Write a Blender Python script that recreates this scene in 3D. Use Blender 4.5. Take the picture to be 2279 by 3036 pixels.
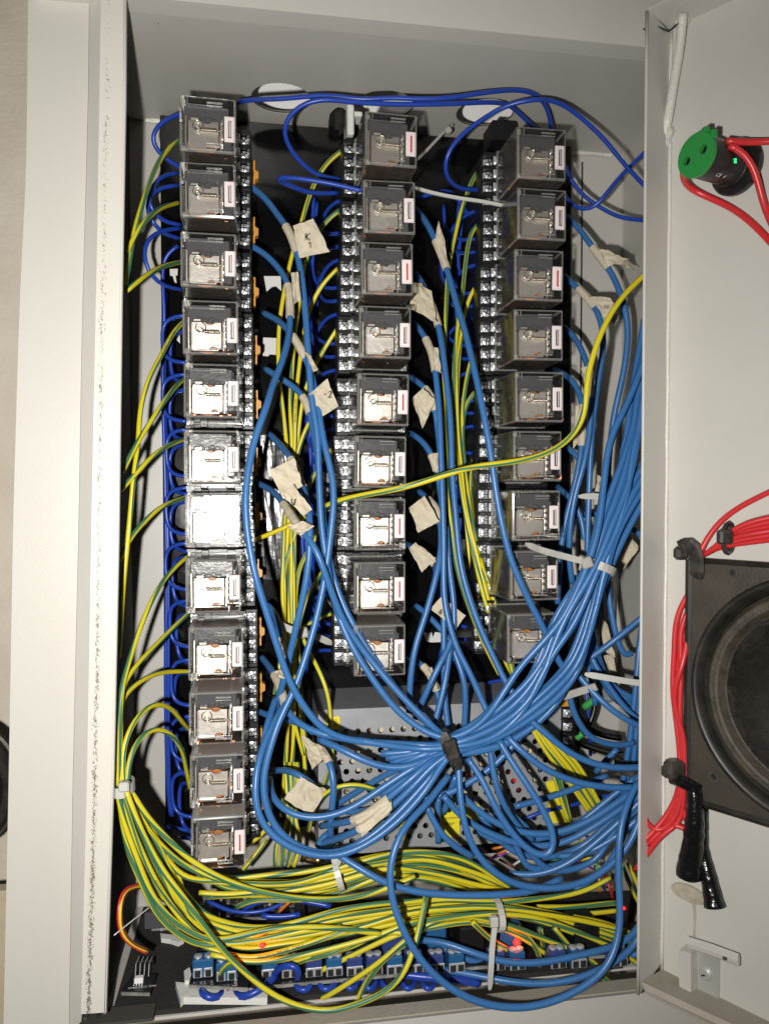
import bpy, math, random
from mathutils import Vector, Matrix, noise

random.seed(11)
scene = bpy.context.scene
for o in list(bpy.data.objects):
    bpy.data.objects.remove(o)
COL = scene.collection

# ------------------------------------------------------------------ camera
# world: x right, y into the cabinet, z up; the camera stands at the origin
F = 2279.0
CX, CY = 1139.5, 1518.0
VX, VY = 769.0, 1455.0
fx = Vector(((VX - CX) / F, (CY - VY) / F, -1.0)).normalized()   # cabinet normal seen in camera space
pitch = math.asin(fx.y)
yaw = math.atan2(-fx.x, -fx.z)
fwd = Vector((math.sin(yaw) * math.cos(pitch), math.cos(yaw) * math.cos(pitch), -math.sin(pitch)))
RX = Vector((math.cos(yaw), -math.sin(yaw), 0.0))
UP = RX.cross(fwd)
cam_data = bpy.data.cameras.new('camera')
cam_data.sensor_fit = 'HORIZONTAL'
cam_data.sensor_width = 36.0
cam_data.lens = 36.0
cam_data.clip_start = 0.01
cam_data.clip_end = 50.0
cam = bpy.data.objects.new('camera', cam_data)
COL.objects.link(cam)
cam.matrix_world = Matrix(((RX.x, UP.x, -fwd.x, 0), (RX.y, UP.y, -fwd.y, 0), (RX.z, UP.z, -fwd.z, 0), (0, 0, 0, 1)))
scene.camera = cam

# ------------------------------------------------------------------ world, flash, exposure
world = bpy.data.worlds.new('World')
scene.world = world
world.use_nodes = True
bg = world.node_tree.nodes['Background']
bg.inputs['Color'].default_value = (1.0, 0.93, 0.84, 1)
bg.inputs['Strength'].default_value = 0.022
lamp = bpy.data.lights.new('phone_flash', 'SPOT')
lamp.energy = 10.8
lamp.spot_size = math.radians(150)
lamp.spot_blend = 1.0
lamp.color = (1.0, 0.975, 0.93)
lamp.shadow_soft_size = 0.005
lo = bpy.data.objects.new('phone_flash', lamp)
lo.location = (-0.036, 0.004, -0.020)
lo.rotation_euler = Vector((-.02, 1, -.04)).to_track_quat('-Z', 'Y').to_euler()
COL.objects.link(lo)
scene.view_settings.view_transform = 'Standard'
scene.view_settings.look = 'None'
scene.view_settings.exposure = 0.0
scene.view_settings.gamma = 1.0
scene.cycles.transparent_max_bounces = 24
scene.cycles.max_bounces = 8

# ------------------------------------------------------------------ picture point -> place
def ray(x, y):
    return RX * ((x - CX) / F) + UP * (-(y - CY) / F) + fwd

def P(x, y, d):
    r = ray(x, y)
    return r * (d / r.y)

def PZ(x, y, z):
    r = ray(x, y)
    return r * (z / r.z)

def PX(x, y, X):
    r = ray(x, y)
    return r * (X / r.x)

# ------------------------------------------------------------------ mesh helpers
class MB:
    def __init__(self):
        self.v = []; self.f = []; self.m = []; self.uv = []; self.hasuv = False
    def add(self, verts, faces, mi=0, uvs=None):
        b = len(self.v)
        self.v += [tuple(q) for q in verts]
        for i, fc in enumerate(faces):
            self.f.append(tuple(b + k for k in fc)); self.m.append(mi)
            if uvs: self.uv.append(uvs[i]); self.hasuv = True
            else: self.uv.append([(0, 0)] * len(fc))
        return self
    def box(self, c, s, mi=0, rot=None, bev=0.0):
        hx, hy, hz = s[0] / 2, s[1] / 2, s[2] / 2
        c = Vector(c)
        if bev <= 0:
            vs = [Vector((sx * hx, sy * hy, sz * hz)) for sz in (-1, 1) for sy in (-1, 1) for sx in (-1, 1)]
            fs = [(0, 2, 3, 1), (4, 5, 7, 6), (0, 1, 5, 4), (2, 6, 7, 3), (0, 4, 6, 2), (1, 3, 7, 5)]
        else:
            b = min(bev, hx * .9, hy * .9, hz * .9)
            vs = []; idx = {}
            for sx in (-1, 1):
                for sy in (-1, 1):
                    for sz in (-1, 1):
                        for ax in range(3):
                            q = [sx * (hx - b), sy * (hy - b), sz * (hz - b)]
                            q[ax] = (sx * hx, sy * hy, sz * hz)[ax]
                            idx[(sx, sy, sz, ax)] = len(vs); vs.append(Vector(q))
            fs = []
            for ax in range(3):
                o1, o2 = [a for a in range(3) if a != ax]
                for s_ in (-1, 1):
                    k = []
                    for (a, bb) in ((-1, -1), (1, -1), (1, 1), (-1, 1)):
                        t = [0, 0, 0]; t[ax] = s_; t[o1] = a; t[o2] = bb
                        k.append(idx[(t[0], t[1], t[2], ax)])
                    fs.append(tuple(k))
            for ax in range(3):
                o1, o2 = [a for a in range(3) if a != ax]
                for a in (-1, 1):
                    for bb in (-1, 1):
                        t = [0, 0, 0]; t[o1] = a; t[o2] = bb
                        t[ax] = -1; lo_ = tuple(t); t[ax] = 1; hi_ = tuple(t)
                        fs.append((idx[lo_ + (o1,)], idx[hi_ + (o1,)], idx[hi_ + (o2,)], idx[lo_ + (o2,)]))
            for sx in (-1, 1):
                for sy in (-1, 1):
                    for sz in (-1, 1):
                        fs.append(tuple(idx[(sx, sy, sz, a)] for a in range(3)))
        if rot is not None: vs = [rot @ q for q in vs]
        return self.add([q + c for q in vs], fs, mi)
    def quad(self, a, b, c, d, mi=0, uv=((0, 0), (1, 0), (1, 1), (0, 1))):
        return self.add([a, b, c, d], [(0, 1, 2, 3)], mi, [list(uv)])
    def slab(self, pts, off, mi=0, uv=None):
        """polygon pts extruded by vector off"""
        n = len(pts); off = Vector(off)
        vs = [Vector(q) for q in pts] + [Vector(q) + off for q in pts]
        fs = [tuple(range(n)), tuple(range(2 * n - 1, n - 1, -1))]
        fs += [(i, i + n, (i + 1) % n + n, (i + 1) % n) for i in range(n)]
        us = None
        if uv:
            us = [list(uv), list(reversed(uv))] + [[uv[i], uv[i], uv[(i + 1) % n], uv[(i + 1) % n]] for i in range(n)]
        return self.add(vs, fs, mi, us)
    def tube(self, pts, r, n=8, mi=0, closed=False, cap=True, phase=0.0, flat=None, updir=None):
        """sweep; r number or list; flat=(a,b) elliptical factors"""
        pts = [Vector(q) for q in pts]; N = len(pts)
        T = []
        for i in range(N):
            if closed: t = pts[(i + 1) % N] - pts[i - 1]
            else: t = pts[min(i + 1, N - 1)] - pts[max(i - 1, 0)]
            if t.length < 1e-9: t = Vector((0, 0, 1))
            T.append(t.normalized())
        up = Vector(updir) if updir is not None else Vector((0, -1, 0))
        if abs(T[0].dot(up)) > .9: up = Vector((1, 0.2, 0))
        nrm = (up - T[0] * up.dot(T[0])).normalized()
        rings = []; L = 0; Ls = []
        for i in range(N):
            if i:
                L += (pts[i] - pts[i - 1]).length
                if updir is not None: nrm = Vector(updir)
                nrm = (nrm - T[i] * nrm.dot(T[i]))
                nrm = nrm.normalized() if nrm.length > 1e-6 else T[i].orthogonal().normalized()
            bi = T[i].cross(nrm)
            rr = r[i] if isinstance(r, (list, tuple)) else r
            fa, fb = flat if flat else (1, 1)
            rings.append([pts[i] + nrm * (math.cos(phase + k * 2 * math.pi / n) * rr * fa) + bi * (math.sin(phase + k * 2 * math.pi / n) * rr * fb) for k in range(n)])
            Ls.append(L)
        vs = [q for rg in rings for q in rg]; fs = []; us = []
        M = N if closed else N - 1
        for i in range(M):
            j = (i + 1) % N
            for k in range(n):
                k2 = (k + 1) % n
                fs.append((i * n + k, i * n + k2, j * n + k2, j * n + k))
                va, vb = Ls[i], Ls[j] if j else L
                us.append([(k / n, va), ((k + 1) / n, va), ((k + 1) / n, vb), (k / n, vb)])
        if cap and not closed:
            fs.append(tuple(range(n - 1, -1, -1))); us.append([(0, 0)] * n)
            fs.append(tuple((N - 1) * n + k for k in range(n))); us.append([(0, 0)] * n)
        return self.add(vs, fs, mi, us)
    def lathe(self, prof, M4, n=24, mi=0):
        """prof = [(r, h)] about the local z axis of M4"""
        vs = []; fs = []
        for (r, h) in prof:
            for k in range(n):
                a = k * 2 * math.pi / n
                vs.append(M4 @ Vector((r * math.cos(a), r * math.sin(a), h)))
        for i in range(len(prof) - 1):
            for k in range(n):
                k2 = (k + 1) % n
                fs.append((i * n + k, i * n + k2, (i + 1) * n + k2, (i + 1) * n + k))
        if prof[0][0] > 1e-7: fs.append(tuple(range(n - 1, -1, -1)))
        if prof[-1][0] > 1e-7: fs.append(tuple((len(prof) - 1) * n + k for k in range(n)))
        return self.add(vs, fs, mi)
    def mesh(self, name, mats, smooth=False):
        me = bpy.data.meshes.new(name)
        me.from_pydata(self.v, [], self.f)
        if not isinstance(mats, (list, tuple)): mats = [mats]
        for m in mats: me.materials.append(m)
        me.polygons.foreach_set('material_index', self.m)
        if self.hasuv:
            l = me.uv_layers.new(name='UVMap')
            flat = [c for u in self.uv for q in u for c in q]
            l.data.foreach_set('uv', flat)
        if smooth: me.polygons.foreach_set('use_smooth', [True] * len(self.f))
        me.update()
        return me

def link(name, me, parent=None, loc=None, rot=None):
    o = bpy.data.objects.new(name, me); COL.objects.link(o)
    if parent: o.parent = parent
    if loc is not None: o.location = loc
    if rot is not None: o.rotation_euler = rot
    return o

def tag(o, label, cat, group=None):
    o['label'] = label; o['category'] = cat
    if group: o['group'] = group
    return o

def empty(name, loc, label, cat, group=None, rot=None):
    o = bpy.data.objects.new(name, None); COL.objects.link(o)
    o.empty_display_size = 0.01
    o.location = loc
    if rot: o.rotation_euler = rot
    return tag(o, label, cat, group)

def rebase(mb, origin):
    o = Vector(origin)
    mb.v = [tuple(Vector(q) - o) for q in mb.v]
    return mb

def wloc(o):
    v = Vector(o.location)
    while o.parent:
        o = o.parent; v = v + Vector(o.location)
    return v

def build(mb, name, mats, parent=None, smooth=False, origin=None):
    """mesh given in world coordinates; origin = where the object's own origin sits"""
    if parent is not None and origin is None: origin = wloc(parent)
    if origin is None and mb.v:
        xs = [q[0] for q in mb.v]; ys = [q[1] for q in mb.v]; zs = [q[2] for q in mb.v]
        origin = ((min(xs) + max(xs)) / 2, (min(ys) + max(ys)) / 2, min(zs))
    rebase(mb, origin)
    o = link(name, mb.mesh(name, mats, smooth))
    if parent is None: o.location = origin
    else:
        o.parent = parent
        o.location = Vector(origin) - wloc(parent)
    return o

# ------------------------------------------------------------------ materials
def mat(name, col, rough=.5, metal=0., bump=None, spots=None, emit=None, spec=.5, coat=0., mott=None, mapuv=False):
    m = bpy.data.materials.new(name); m.use_nodes = True
    nt = m.node_tree; N = nt.nodes; Lk = nt.links
    b = N['Principled BSDF']
    b.inputs['Base Color'].default_value = (*col, 1)
    b.inputs['Roughness'].default_value = rough
    b.inputs['Metallic'].default_value = metal
    b.inputs['Specular IOR Level'].default_value = spec
    b.inputs['Coat Weight'].default_value = coat
    tc = N.new('ShaderNodeTexCoord')
    src = tc.outputs['UV' if mapuv else 'Object']
    cur = None
    def noise_tex(scale, det=4., r=.6):
        t = N.new('ShaderNodeTexNoise'); t.inputs['Scale'].default_value = scale
        t.inputs['Detail'].default_value = det; t.inputs['Roughness'].default_value = r
        Lk.new(src, t.inputs['Vector']); return t
    if mott:   # (scale, colour2, amount)
        t = noise_tex(mott[0])
        r = N.new('ShaderNodeValToRGB'); r.color_ramp.elements[0].position = .35; r.color_ramp.elements[1].position = .7
        Lk.new(t.outputs['Fac'], r.inputs['Fac'])
        mu = N.new('ShaderNodeMath'); mu.operation = 'MULTIPLY'; mu.inputs[1].default_value = mott[2]
        Lk.new(r.outputs['Color'], mu.inputs[0])
        mx = N.new('ShaderNodeMix'); mx.data_type = 'RGBA'
        mx.inputs['A'].default_value = (*col, 1); mx.inputs['B'].default_value = (*mott[1], 1)
        Lk.new(mu.outputs[0], mx.inputs['Factor']); cur = mx.outputs['Result']
    if spots:  # list of (scale, threshold, colour)
        for (sc, th, c2) in spots:
            t = noise_tex(sc, 2.)
            r = N.new('ShaderNodeValToRGB'); r.color_ramp.elements[0].position = th; r.color_ramp.elements[1].position = th + .03
            Lk.new(t.outputs['Fac'], r.inputs['Fac'])
            mx = N.new('ShaderNodeMix'); mx.data_type = 'RGBA'
            if cur: Lk.new(cur, mx.inputs['A'])
            else: mx.inputs['A'].default_value = (*col, 1)
            mx.inputs['B'].default_value = (*c2, 1)
            Lk.new(r.outputs['Color'], mx.inputs['Factor']); cur = mx.outputs['Result']
    if cur: Lk.new(cur, b.inputs['Base Color'])
    if bump:   # (scale, strength, distance)
        t = noise_tex(bump[0], 3.)
        bp = N.new('ShaderNodeBump'); bp.inputs['Strength'].default_value = bump[1]; bp.inputs['Distance'].default_value = bump[2]
        Lk.new(t.outputs['Fac'], bp.inputs['Height']); Lk.new(bp.outputs['Normal'], b.inputs['Normal'])
    if emit:
        b.inputs['Emission Color'].default_value = (*emit[0], 1); b.inputs['Emission Strength'].default_value = emit[1]
    return m

def stripe_mat(name, ca, cb, frac, twist, rough=.38):
    m = mat(name, ca, rough); nt = m.node_tree; N = nt.nodes; Lk = nt.links
    b = N['Principled BSDF']
    uv = N.new('ShaderNodeUVMap'); sp = N.new('ShaderNodeSeparateXYZ'); Lk.new(uv.outputs[0], sp.inputs[0])
    oi = N.new('ShaderNodeObjectInfo')
    a = N.new('ShaderNodeMath'); a.operation = 'MULTIPLY'; a.inputs[1].default_value = twist; Lk.new(sp.outputs[1], a.inputs[0])
    # twist wanders a little along the wire
    cmb = N.new('ShaderNodeCombineXYZ'); Lk.new(sp.outputs[1], cmb.inputs[0]); Lk.new(oi.outputs['Random'], cmb.inputs[1])
    nz = N.new('ShaderNodeTexNoise'); nz.inputs['Scale'].default_value = 14.; nz.inputs['Detail'].default_value = 1.; Lk.new(cmb.outputs[0], nz.inputs['Vector'])
    ad = N.new('ShaderNodeMath'); ad.operation = 'ADD'; Lk.new(a.outputs[0], ad.inputs[0]); Lk.new(sp.outputs[0], ad.inputs[1])
    ad2 = N.new('ShaderNodeMath'); ad2.operation = 'ADD'; Lk.new(ad.outputs[0], ad2.inputs[0]); Lk.new(nz.outputs['Fac'], ad2.inputs[1])
    ad3 = N.new('ShaderNodeMath'); ad3.operation = 'ADD'; Lk.new(ad2.outputs[0], ad3.inputs[0]); Lk.new(oi.outputs['Random'], ad3.inputs[1])
    fr = N.new('ShaderNodeMath'); fr.operation = 'FRACT'; Lk.new(ad3.outputs[0], fr.inputs[0])
    # two green bands on opposite sides
    m2 = N.new('ShaderNodeMath'); m2.operation = 'MULTIPLY'; m2.inputs[1].default_value = 2.; Lk.new(fr.outputs[0], m2.inputs[0])
    f2 = N.new('ShaderNodeMath'); f2.operation = 'FRACT'; Lk.new(m2.outputs[0], f2.inputs[0])
    r = N.new('ShaderNodeValToRGB'); r.color_ramp.interpolation = 'LINEAR'
    e = r.color_ramp.elements; e[0].position = frac - .015; e[1].position = frac + .015
    e[0].color = (*cb, 1); e[1].color = (*ca, 1)
    e3 = r.color_ramp.elements.new(.985); e3.color = (*ca, 1); e4 = r.color_ramp.elements.new(1.); e4.color = (*cb, 1)
    Lk.new(f2.outputs[0], r.inputs['Fac']); Lk.new(r.outputs['Color'], b.inputs['Base Color'])
    return m

def cover_mat():
    m = bpy.data.materials.new('clear_plastic'); m.use_nodes = True
    nt = m.node_tree; N = nt.nodes; Lk = nt.links
    N.remove(N['Principled BSDF']); out = N['Material Output']
    tr = N.new('ShaderNodeBsdfTransparent'); tr.inputs[0].default_value = (.95, .94, .93, 1)
    gl = N.new('ShaderNodeBsdfGlossy'); gl.inputs['Roughness'].default_value = .085; gl.inputs['Color'].default_value = (1, 1, 1, 1)
    df = N.new('ShaderNodeBsdfDiffuse'); df.inputs['Color'].default_value = (.46, .41, .36, 1)
    lw = N.new('ShaderNodeLayerWeight'); lw.inputs['Blend'].default_value = .5
    tc = N.new('ShaderNodeTexCoord'); nz = N.new('ShaderNodeTexNoise'); nz.inputs['Scale'].default_value = 160.; nz.inputs['Detail'].default_value = 5.
    Lk.new(tc.outputs['Object'], nz.inputs['Vector'])
    pw = N.new('ShaderNodeMath'); pw.operation = 'POWER'; pw.inputs[1].default_value = 1.6; Lk.new(lw.outputs['Facing'], pw.inputs[0])
    mu = N.new('ShaderNodeMath'); mu.operation = 'MULTIPLY_ADD'; mu.inputs[1].default_value = .20; mu.inputs[2].default_value = .018
    Lk.new(pw.outputs[0], mu.inputs[0])
    m3 = N.new('ShaderNodeMath'); m3.operation = 'MULTIPLY'; Lk.new(mu.outputs[0], m3.inputs[0])
    a1 = N.new('ShaderNodeMath'); a1.operation = 'ADD'; a1.inputs[1].default_value = .45; Lk.new(nz.outputs['Fac'], a1.inputs[0]); Lk.new(a1.outputs[0], m3.inputs[1])
    fr = N.new('ShaderNodeFresnel'); fr.inputs[0].default_value = 1.55
    bp = N.new('ShaderNodeBump'); bp.inputs['Strength'].default_value = .22; bp.inputs['Distance'].default_value = .0006
    Lk.new(nz.outputs['Fac'], bp.inputs['Height']); Lk.new(bp.outputs['Normal'], gl.inputs['Normal'])
    # dust that has settled on the upward facing side
    ge = N.new('ShaderNodeNewGeometry'); sx = N.new('ShaderNodeSeparateXYZ'); Lk.new(ge.outputs['True Normal'], sx.inputs[0])
    mr = N.new('ShaderNodeMapRange'); mr.inputs['From Min'].default_value = .6; mr.inputs['From Max'].default_value = .95; mr.inputs['To Max'].default_value = .72
    Lk.new(sx.outputs[2], mr.inputs['Value'])
    mq = N.new('ShaderNodeMath'); mq.operation = 'MAXIMUM'; Lk.new(m3.outputs[0], mq.inputs[0]); Lk.new(mr.outputs[0], mq.inputs[1])
    m3 = mq
    s1 = N.new('ShaderNodeMixShader'); Lk.new(m3.outputs[0], s1.inputs[0]); Lk.new(tr.outputs[0], s1.inputs[1]); Lk.new(df.outputs[0], s1.inputs[2])
    s2 = N.new('ShaderNodeMixShader'); Lk.new(fr.outputs[0], s2.inputs[0]); Lk.new(s1.outputs[0], s2.inputs[1]); Lk.new(gl.outputs[0], s2.inputs[2])
    Lk.new(s2.outputs[0], out.inputs['Surface'])
    return m

PAINT = (.555, .537, .49)
M = {}
M['paint'] = mat('grey_paint', PAINT, .38, bump=(900., .10, .0006), mott=(14., (.53, .51, .46), .5), spots=[(260., .80, (.22, .18, .13))])
M['paint_in'] = mat('inner_grey_paint', (.52, .505, .47), .42, bump=(700., .12, .0006), mott=(9., (.43, .41, .36), .6), spots=[(180., .79, (.25, .21, .15))])
M['paint_door'] = mat('door_grey_paint', (.555, .54, .495), .40, bump=(800., .10, .0006), mott=(10., (.49, .47, .42), .5), spots=[(150., .775, (.16, .12, .08))])
M['paint_weld'] = mat('weld_paint', (.64, .62, .56), .35, bump=(500., .5, .0012))
M['wall'] = mat('beige_wall', (.74, .67, .56), .8, bump=(220., .4, .0015), mott=(18., (.60, .52, .42), .7))
M['seam'] = mat('dark_seam', (.05, .045, .04), .8)
M['white_sheet'] = mat('white_board', (.93, .91, .91), .7)
M['painted_wall_shade'] = mat('painted_wall_shade', (.010, .009, .008), .8)  # shadow of the lip on the left wall, put into the wall's colour
M['plate'] = mat('black_plate', (.0035, .0035, .004), .13, bump=(30., .22, .0012), spots=[(420., .83, (.2, .19, .17))])
M['black'] = mat('black_plastic', (.008, .008, .009), .42, bump=(300., .12, .0006))
M['sock'] = mat('socket_black', (.012, .012, .013), .33, bump=(260., .15, .0006))
M['foam'] = mat('black_foam', (.020, .019, .018), .9, bump=(600., .6, .0016), spots=[(900., .74, (.13, .12, .10)), (300., .8, (.20, .18, .15))])
M['tape_black'] = mat('black_vinyl_tape', (.006, .006, .007), .22, bump=(120., .6, .002))
M['chrome'] = mat('screw_steel', (.82, .84, .86), .42, .72, bump=(500., .25, .0008))
M['plate_metal'] = mat('relay_plate_steel', (.86, .83, .78), .40, .92, bump=(180., .22, .0008), mott=(120., (.66, .62, .57), .5))
M['spring'] = mat('spring_steel', (.74, .68, .58), .25, 1.0)
M['coil'] = mat('coil_amber', (.42, .15, .025), .4, bump=(900., .2, .0006))
M['copper'] = mat('copper_contact', (.75, .34, .18), .3, 1.0)
M['bakelite'] = mat('relay_black_core', (.075, .078, .084), .28, bump=(200., .3, .0008))
M['tagw'] = mat('relay_tag', (.82, .74, .75), .5)
M['slotk'] = mat('tag_slot_black', (.02, .015, .02), .5)
M['slotr'] = mat('tag_slot_red', (.42, .05, .055), .5)
M['cover'] = cover_mat()
def edge_mat():
    m = bpy.data.materials.new('clear_plastic_edge'); m.use_nodes = True
    nt = m.node_tree; N = nt.nodes; Lk = nt.links
    N.remove(N['Principled BSDF']); out = N['Material Output']
    tr = N.new('ShaderNodeBsdfTransparent'); tr.inputs[0].default_value = (.9, .9, .88, 1)
    b = N.new('ShaderNodeBsdfPrincipled'); b.inputs['Base Color'].default_value = (.62, .60, .57, 1); b.inputs['Roughness'].default_value = .12
    s = N.new('ShaderNodeMixShader'); s.inputs[0].default_value = .24
    Lk.new(tr.outputs[0], s.inputs[1]); Lk.new(b.outputs[0], s.inputs[2]); Lk.new(s.outputs[0], out.inputs['Surface'])
    return m
M['cover_edge'] = edge_mat()
M['clip'] = mat('orange_clip', (.60, .27, .03), .45)
M['blue'] = mat('blue_cable', (.034, .135, .345), .36, bump=(420., .16, .0006), mott=(60., (.046, .155, .365), .6))
M['navy'] = mat('dark_blue_wire', (.014, .052, .35), .34, bump=(500., .1, .0005))
M['red'] = mat('red_wire', (.60, .028, .032), .36, mott=(50., (.50, .03, .035), .5))
M['yg'] = stripe_mat('yellow_green_wire', (.60, .515, .020), (.050, .165, .085), .44, 5.0)
M['yl'] = stripe_mat('mostly_yellow_wire', (.64, .53, .016), (.050, .165, .085), .26, 1.5)
M['yellow'] = mat('yellow_wire', (.64, .50, .012), .38)
M['ink'] = mat('black_print', (.015, .015, .012), .6)
M['masking'] = mat('masking_tape', (.55, .49, .375), .75, bump=(220., .5, .0012), mott=(140., (.48, .41, .29), .8))
M['foamtape'] = mat('white_foam_tape', (.66, .66, .63), .7, bump=(300., .4, .001))
M['tie'] = mat('nylon_tie', (.52, .515, .48), .35)
M['tie_dirty'] = mat('greyed_nylon_tie', (.42, .41, .38), .4, mott=(160., (.30, .29, .26), .8))
M['tie_black'] = mat('black_nylon', (.02, .018, .016), .4, mott=(200., (.10, .085, .07), .6))
M['galv'] = mat('galvanised_steel', (.42, .43, .45), .42, .35, bump=(150., .12, .0006), mott=(90., (.33, .34, .35), .7))
M['psu_in'] = mat('dark_interior', (.012, .012, .012), .8)
M['cream'] = mat('cream_component', (.62, .52, .36), .6)
M['green'] = mat('green_component', (.02, .20, .09), .5)
M['redbit'] = mat('red_component', (.6, .02, .03), .5)
M['sticker'] = mat('yellow_sticker', (.80, .68, .03), .5)
M['pcb'] = mat('black_circuit_board', (.012, .013, .016), .35)
M['pcb_edge'] = mat('board_edge', (.30, .30, .28), .7, mott=(150., (.10, .10, .09), .9))
M['silk'] = mat('white_print', (.75, .75, .75), .6)
M['tblue'] = mat('blue_terminal', (.018, .10, .24), .35)
M['tblue2'] = mat('violet_blue_terminal', (.035, .055, .20), .30)
M['ledr'] = mat('red_led_lit', (.8, .02, .02), .3, emit=((1., .015, .01), 4.))
M['ledg'] = mat('green_led_lit', (.02, .5, .12), .3, emit=((.02, 1., .22), 1.3))
M['capg'] = mat('green_cap', (.022, .26, .05), .4, bump=(250., .15, .0006))
M['buzz'] = mat('buzzer_black', (.012, .011, .011), .3)
M['dusty'] = mat('dusty_black_frame', (.046, .040, .032), .42, bump=(700., .3, .0008), mott=(60., (.075, .062, .045), .8))
M['rubber'] = mat('black_rubber', (.010, .009, .008), .42, mott=(90., (.045, .037, .028), .6))
M['surround'] = mat('dusty_surround', (.034, .028, .021), .55, bump=(900., .4, .0008), mott=(120., (.085, .07, .05), .8))
M['cone'] = mat('speaker_cone', (.016, .014, .012), .45, bump=(900., .3, .0006), mott=(300., (.075, .062, .045), .7))
M['dustcap'] = mat('speaker_dust_cap', (.014, .014, .015), .5, mott=(120., (.028, .026, .023), .7))
M['pad'] = mat('dusty_adhesive_pad', (.46, .41, .33), .9, bump=(500., .6, .0012), mott=(150., (.30, .25, .18), .8))
M['gold'] = mat('bare_copper_strands', (.80, .50, .22), .3, 1.0)
M['zinc'] = mat('zinc_plate', (.55, .55, .52), .45, .5)
M['orange'] = mat('orange_wire', (.70, .20, .02), .4)
M['brown'] = mat('brown_wire', (.16, .05, .025), .4)
M['violet'] = mat('violet_wire', (.20, .06, .35), .4)
M['whitew'] = mat('white_wire', (.7, .7, .68), .45)
M['greenw'] = mat('green_wire', (.05, .35, .08), .4)
M['blackw'] = mat('black_wire', (.008, .008, .008), .35)

def dirt_lip_mat():
    m = mat('lip_paint_with_dirt', (.62, .60, .545), .38, bump=(900., .14, .0006), mott=(14., (.58, .56, .49), .5))
    nt = m.node_tree; N = nt.nodes; Lk = nt.links; b = N['Principled BSDF']
    base = b.inputs['Base Color'].links[0].from_socket
    uv = N.new('ShaderNodeUVMap'); sp = N.new('ShaderNodeSeparateXYZ'); Lk.new(uv.outputs[0], sp.inputs[0])
    tc = N.new('ShaderNodeTexCoord')
    mp = N.new('ShaderNodeMapping'); mp.inputs['Scale'].default_value = (1, 1, .55); Lk.new(tc.outputs['Object'], mp.inputs[0])
    nz = N.new('ShaderNodeTexNoise'); nz.inputs['Scale'].default_value = 620.; nz.inputs['Detail'].default_value = 6.; nz.inputs['Roughness'].default_value = .7
    nz.inputs['Distortion'].default_value = 2.2
    Lk.new(mp.outputs[0], nz.inputs['Vector'])
    # band centred at u=.36 (wanders), half width .13
    n2 = N.new('ShaderNodeTexNoise'); n2.inputs['Scale'].default_value = 12.; Lk.new(tc.outputs['Object'], n2.inputs['Vector'])
    def mth(op, a, b_=None, c=None):
        t = N.new('ShaderNodeMath'); t.operation = op
        for i, q in enumerate((a, b_, c)):
            if q is None: continue
            if isinstance(q, (int, float)): t.inputs[i].default_value = q
            else: Lk.new(q, t.inputs[i])
        return t.outputs[0]
    wob = mth('MULTIPLY_ADD', n2.outputs['Fac'], .16, .21)
    d = mth('ABSOLUTE', mth('SUBTRACT', sp.outputs[0], wob))
    band = mth('SUBTRACT', 1.0, mth('DIVIDE', d, .20))
    band = mth('MAXIMUM', band, 0.0)
    grow = mth('MULTIPLY_ADD', mth('SUBTRACT', 1.0, sp.outputs[1]), .16, .07)   # more grime towards the bottom
    val = mth('ADD', nz.outputs['Fac'], mth('MULTIPLY', band, grow))
    r = N.new('ShaderNodeValToRGB'); r.color_ramp.elements[0].position = .645; r.color_ramp.elements[1].position = .70
    Lk.new(val, r.inputs['Fac'])
    fac = mth('MULTIPLY', mth('MULTIPLY', r.outputs['Color'], .85), mth('MINIMUM', mth('MULTIPLY', band, 3.), 1.0))
    mx = N.new('ShaderNodeMix'); mx.data_type = 'RGBA'; Lk.new(base, mx.inputs['A']); mx.inputs['B'].default_value = (.12, .095, .062, 1)
    Lk.new(fac, mx.inputs['Factor']); Lk.new(mx.outputs['Result'], b.inputs['Base Color'])
    return m
M['lip'] = dirt_lip_mat()

ORD = ['top', 'second', 'third', 'fourth', 'fifth', 'sixth', 'seventh', 'eighth', 'ninth', 'tenth', 'eleventh', 'bottom']
# ================================================================== cabinet
ZB = .520          # back wall
ZF = .392          # front edge
ZT = P(560, 366, ZB).z                 # ceiling height
ZFL = P(700, 2664, ZB).z               # floor height
XR = P(1838, 1455, ZB).x               # right wall
XL = P(393, 1455, ZB).x         # left wall
cab = empty('steel_cabinet', (0, ZB, ZFL), 'open light grey steel control cabinet packed with relays and wiring', 'cabinet')
T = .0016
def cpart(name, mb, m='paint_in', smooth=False): return build(mb, name, M[m], cab, smooth)

w = MB(); w.box(((XL + XR) / 2, ZB + T / 2, (ZT + ZFL) / 2), (XR - XL + .01, T, ZT - ZFL + .01)); cpart('back_wall', w)
w = MB(); w.box((XR + T / 2, (ZB + ZF) / 2 - .0005, (ZT + ZFL) / 2), (T, ZB - ZF - .001, ZT - ZFL)); cpart('right_wall', w)
w = MB(); w.box((XL - T / 2, (ZB + .4022) / 2, (ZT + ZFL) / 2), (T, ZB - .4022 - .0004, ZT - ZFL)); cpart('left_wall', w, 'painted_wall_shade')  # near-black colour stands in for the lip's shade on this wall
w = MB(); w.box(((XL + XR) / 2, (ZB + .407) / 2, ZFL - T / 2), (XR - XL, ZB - .407 - .0006, T)); cpart('floor_panel', w)

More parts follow.
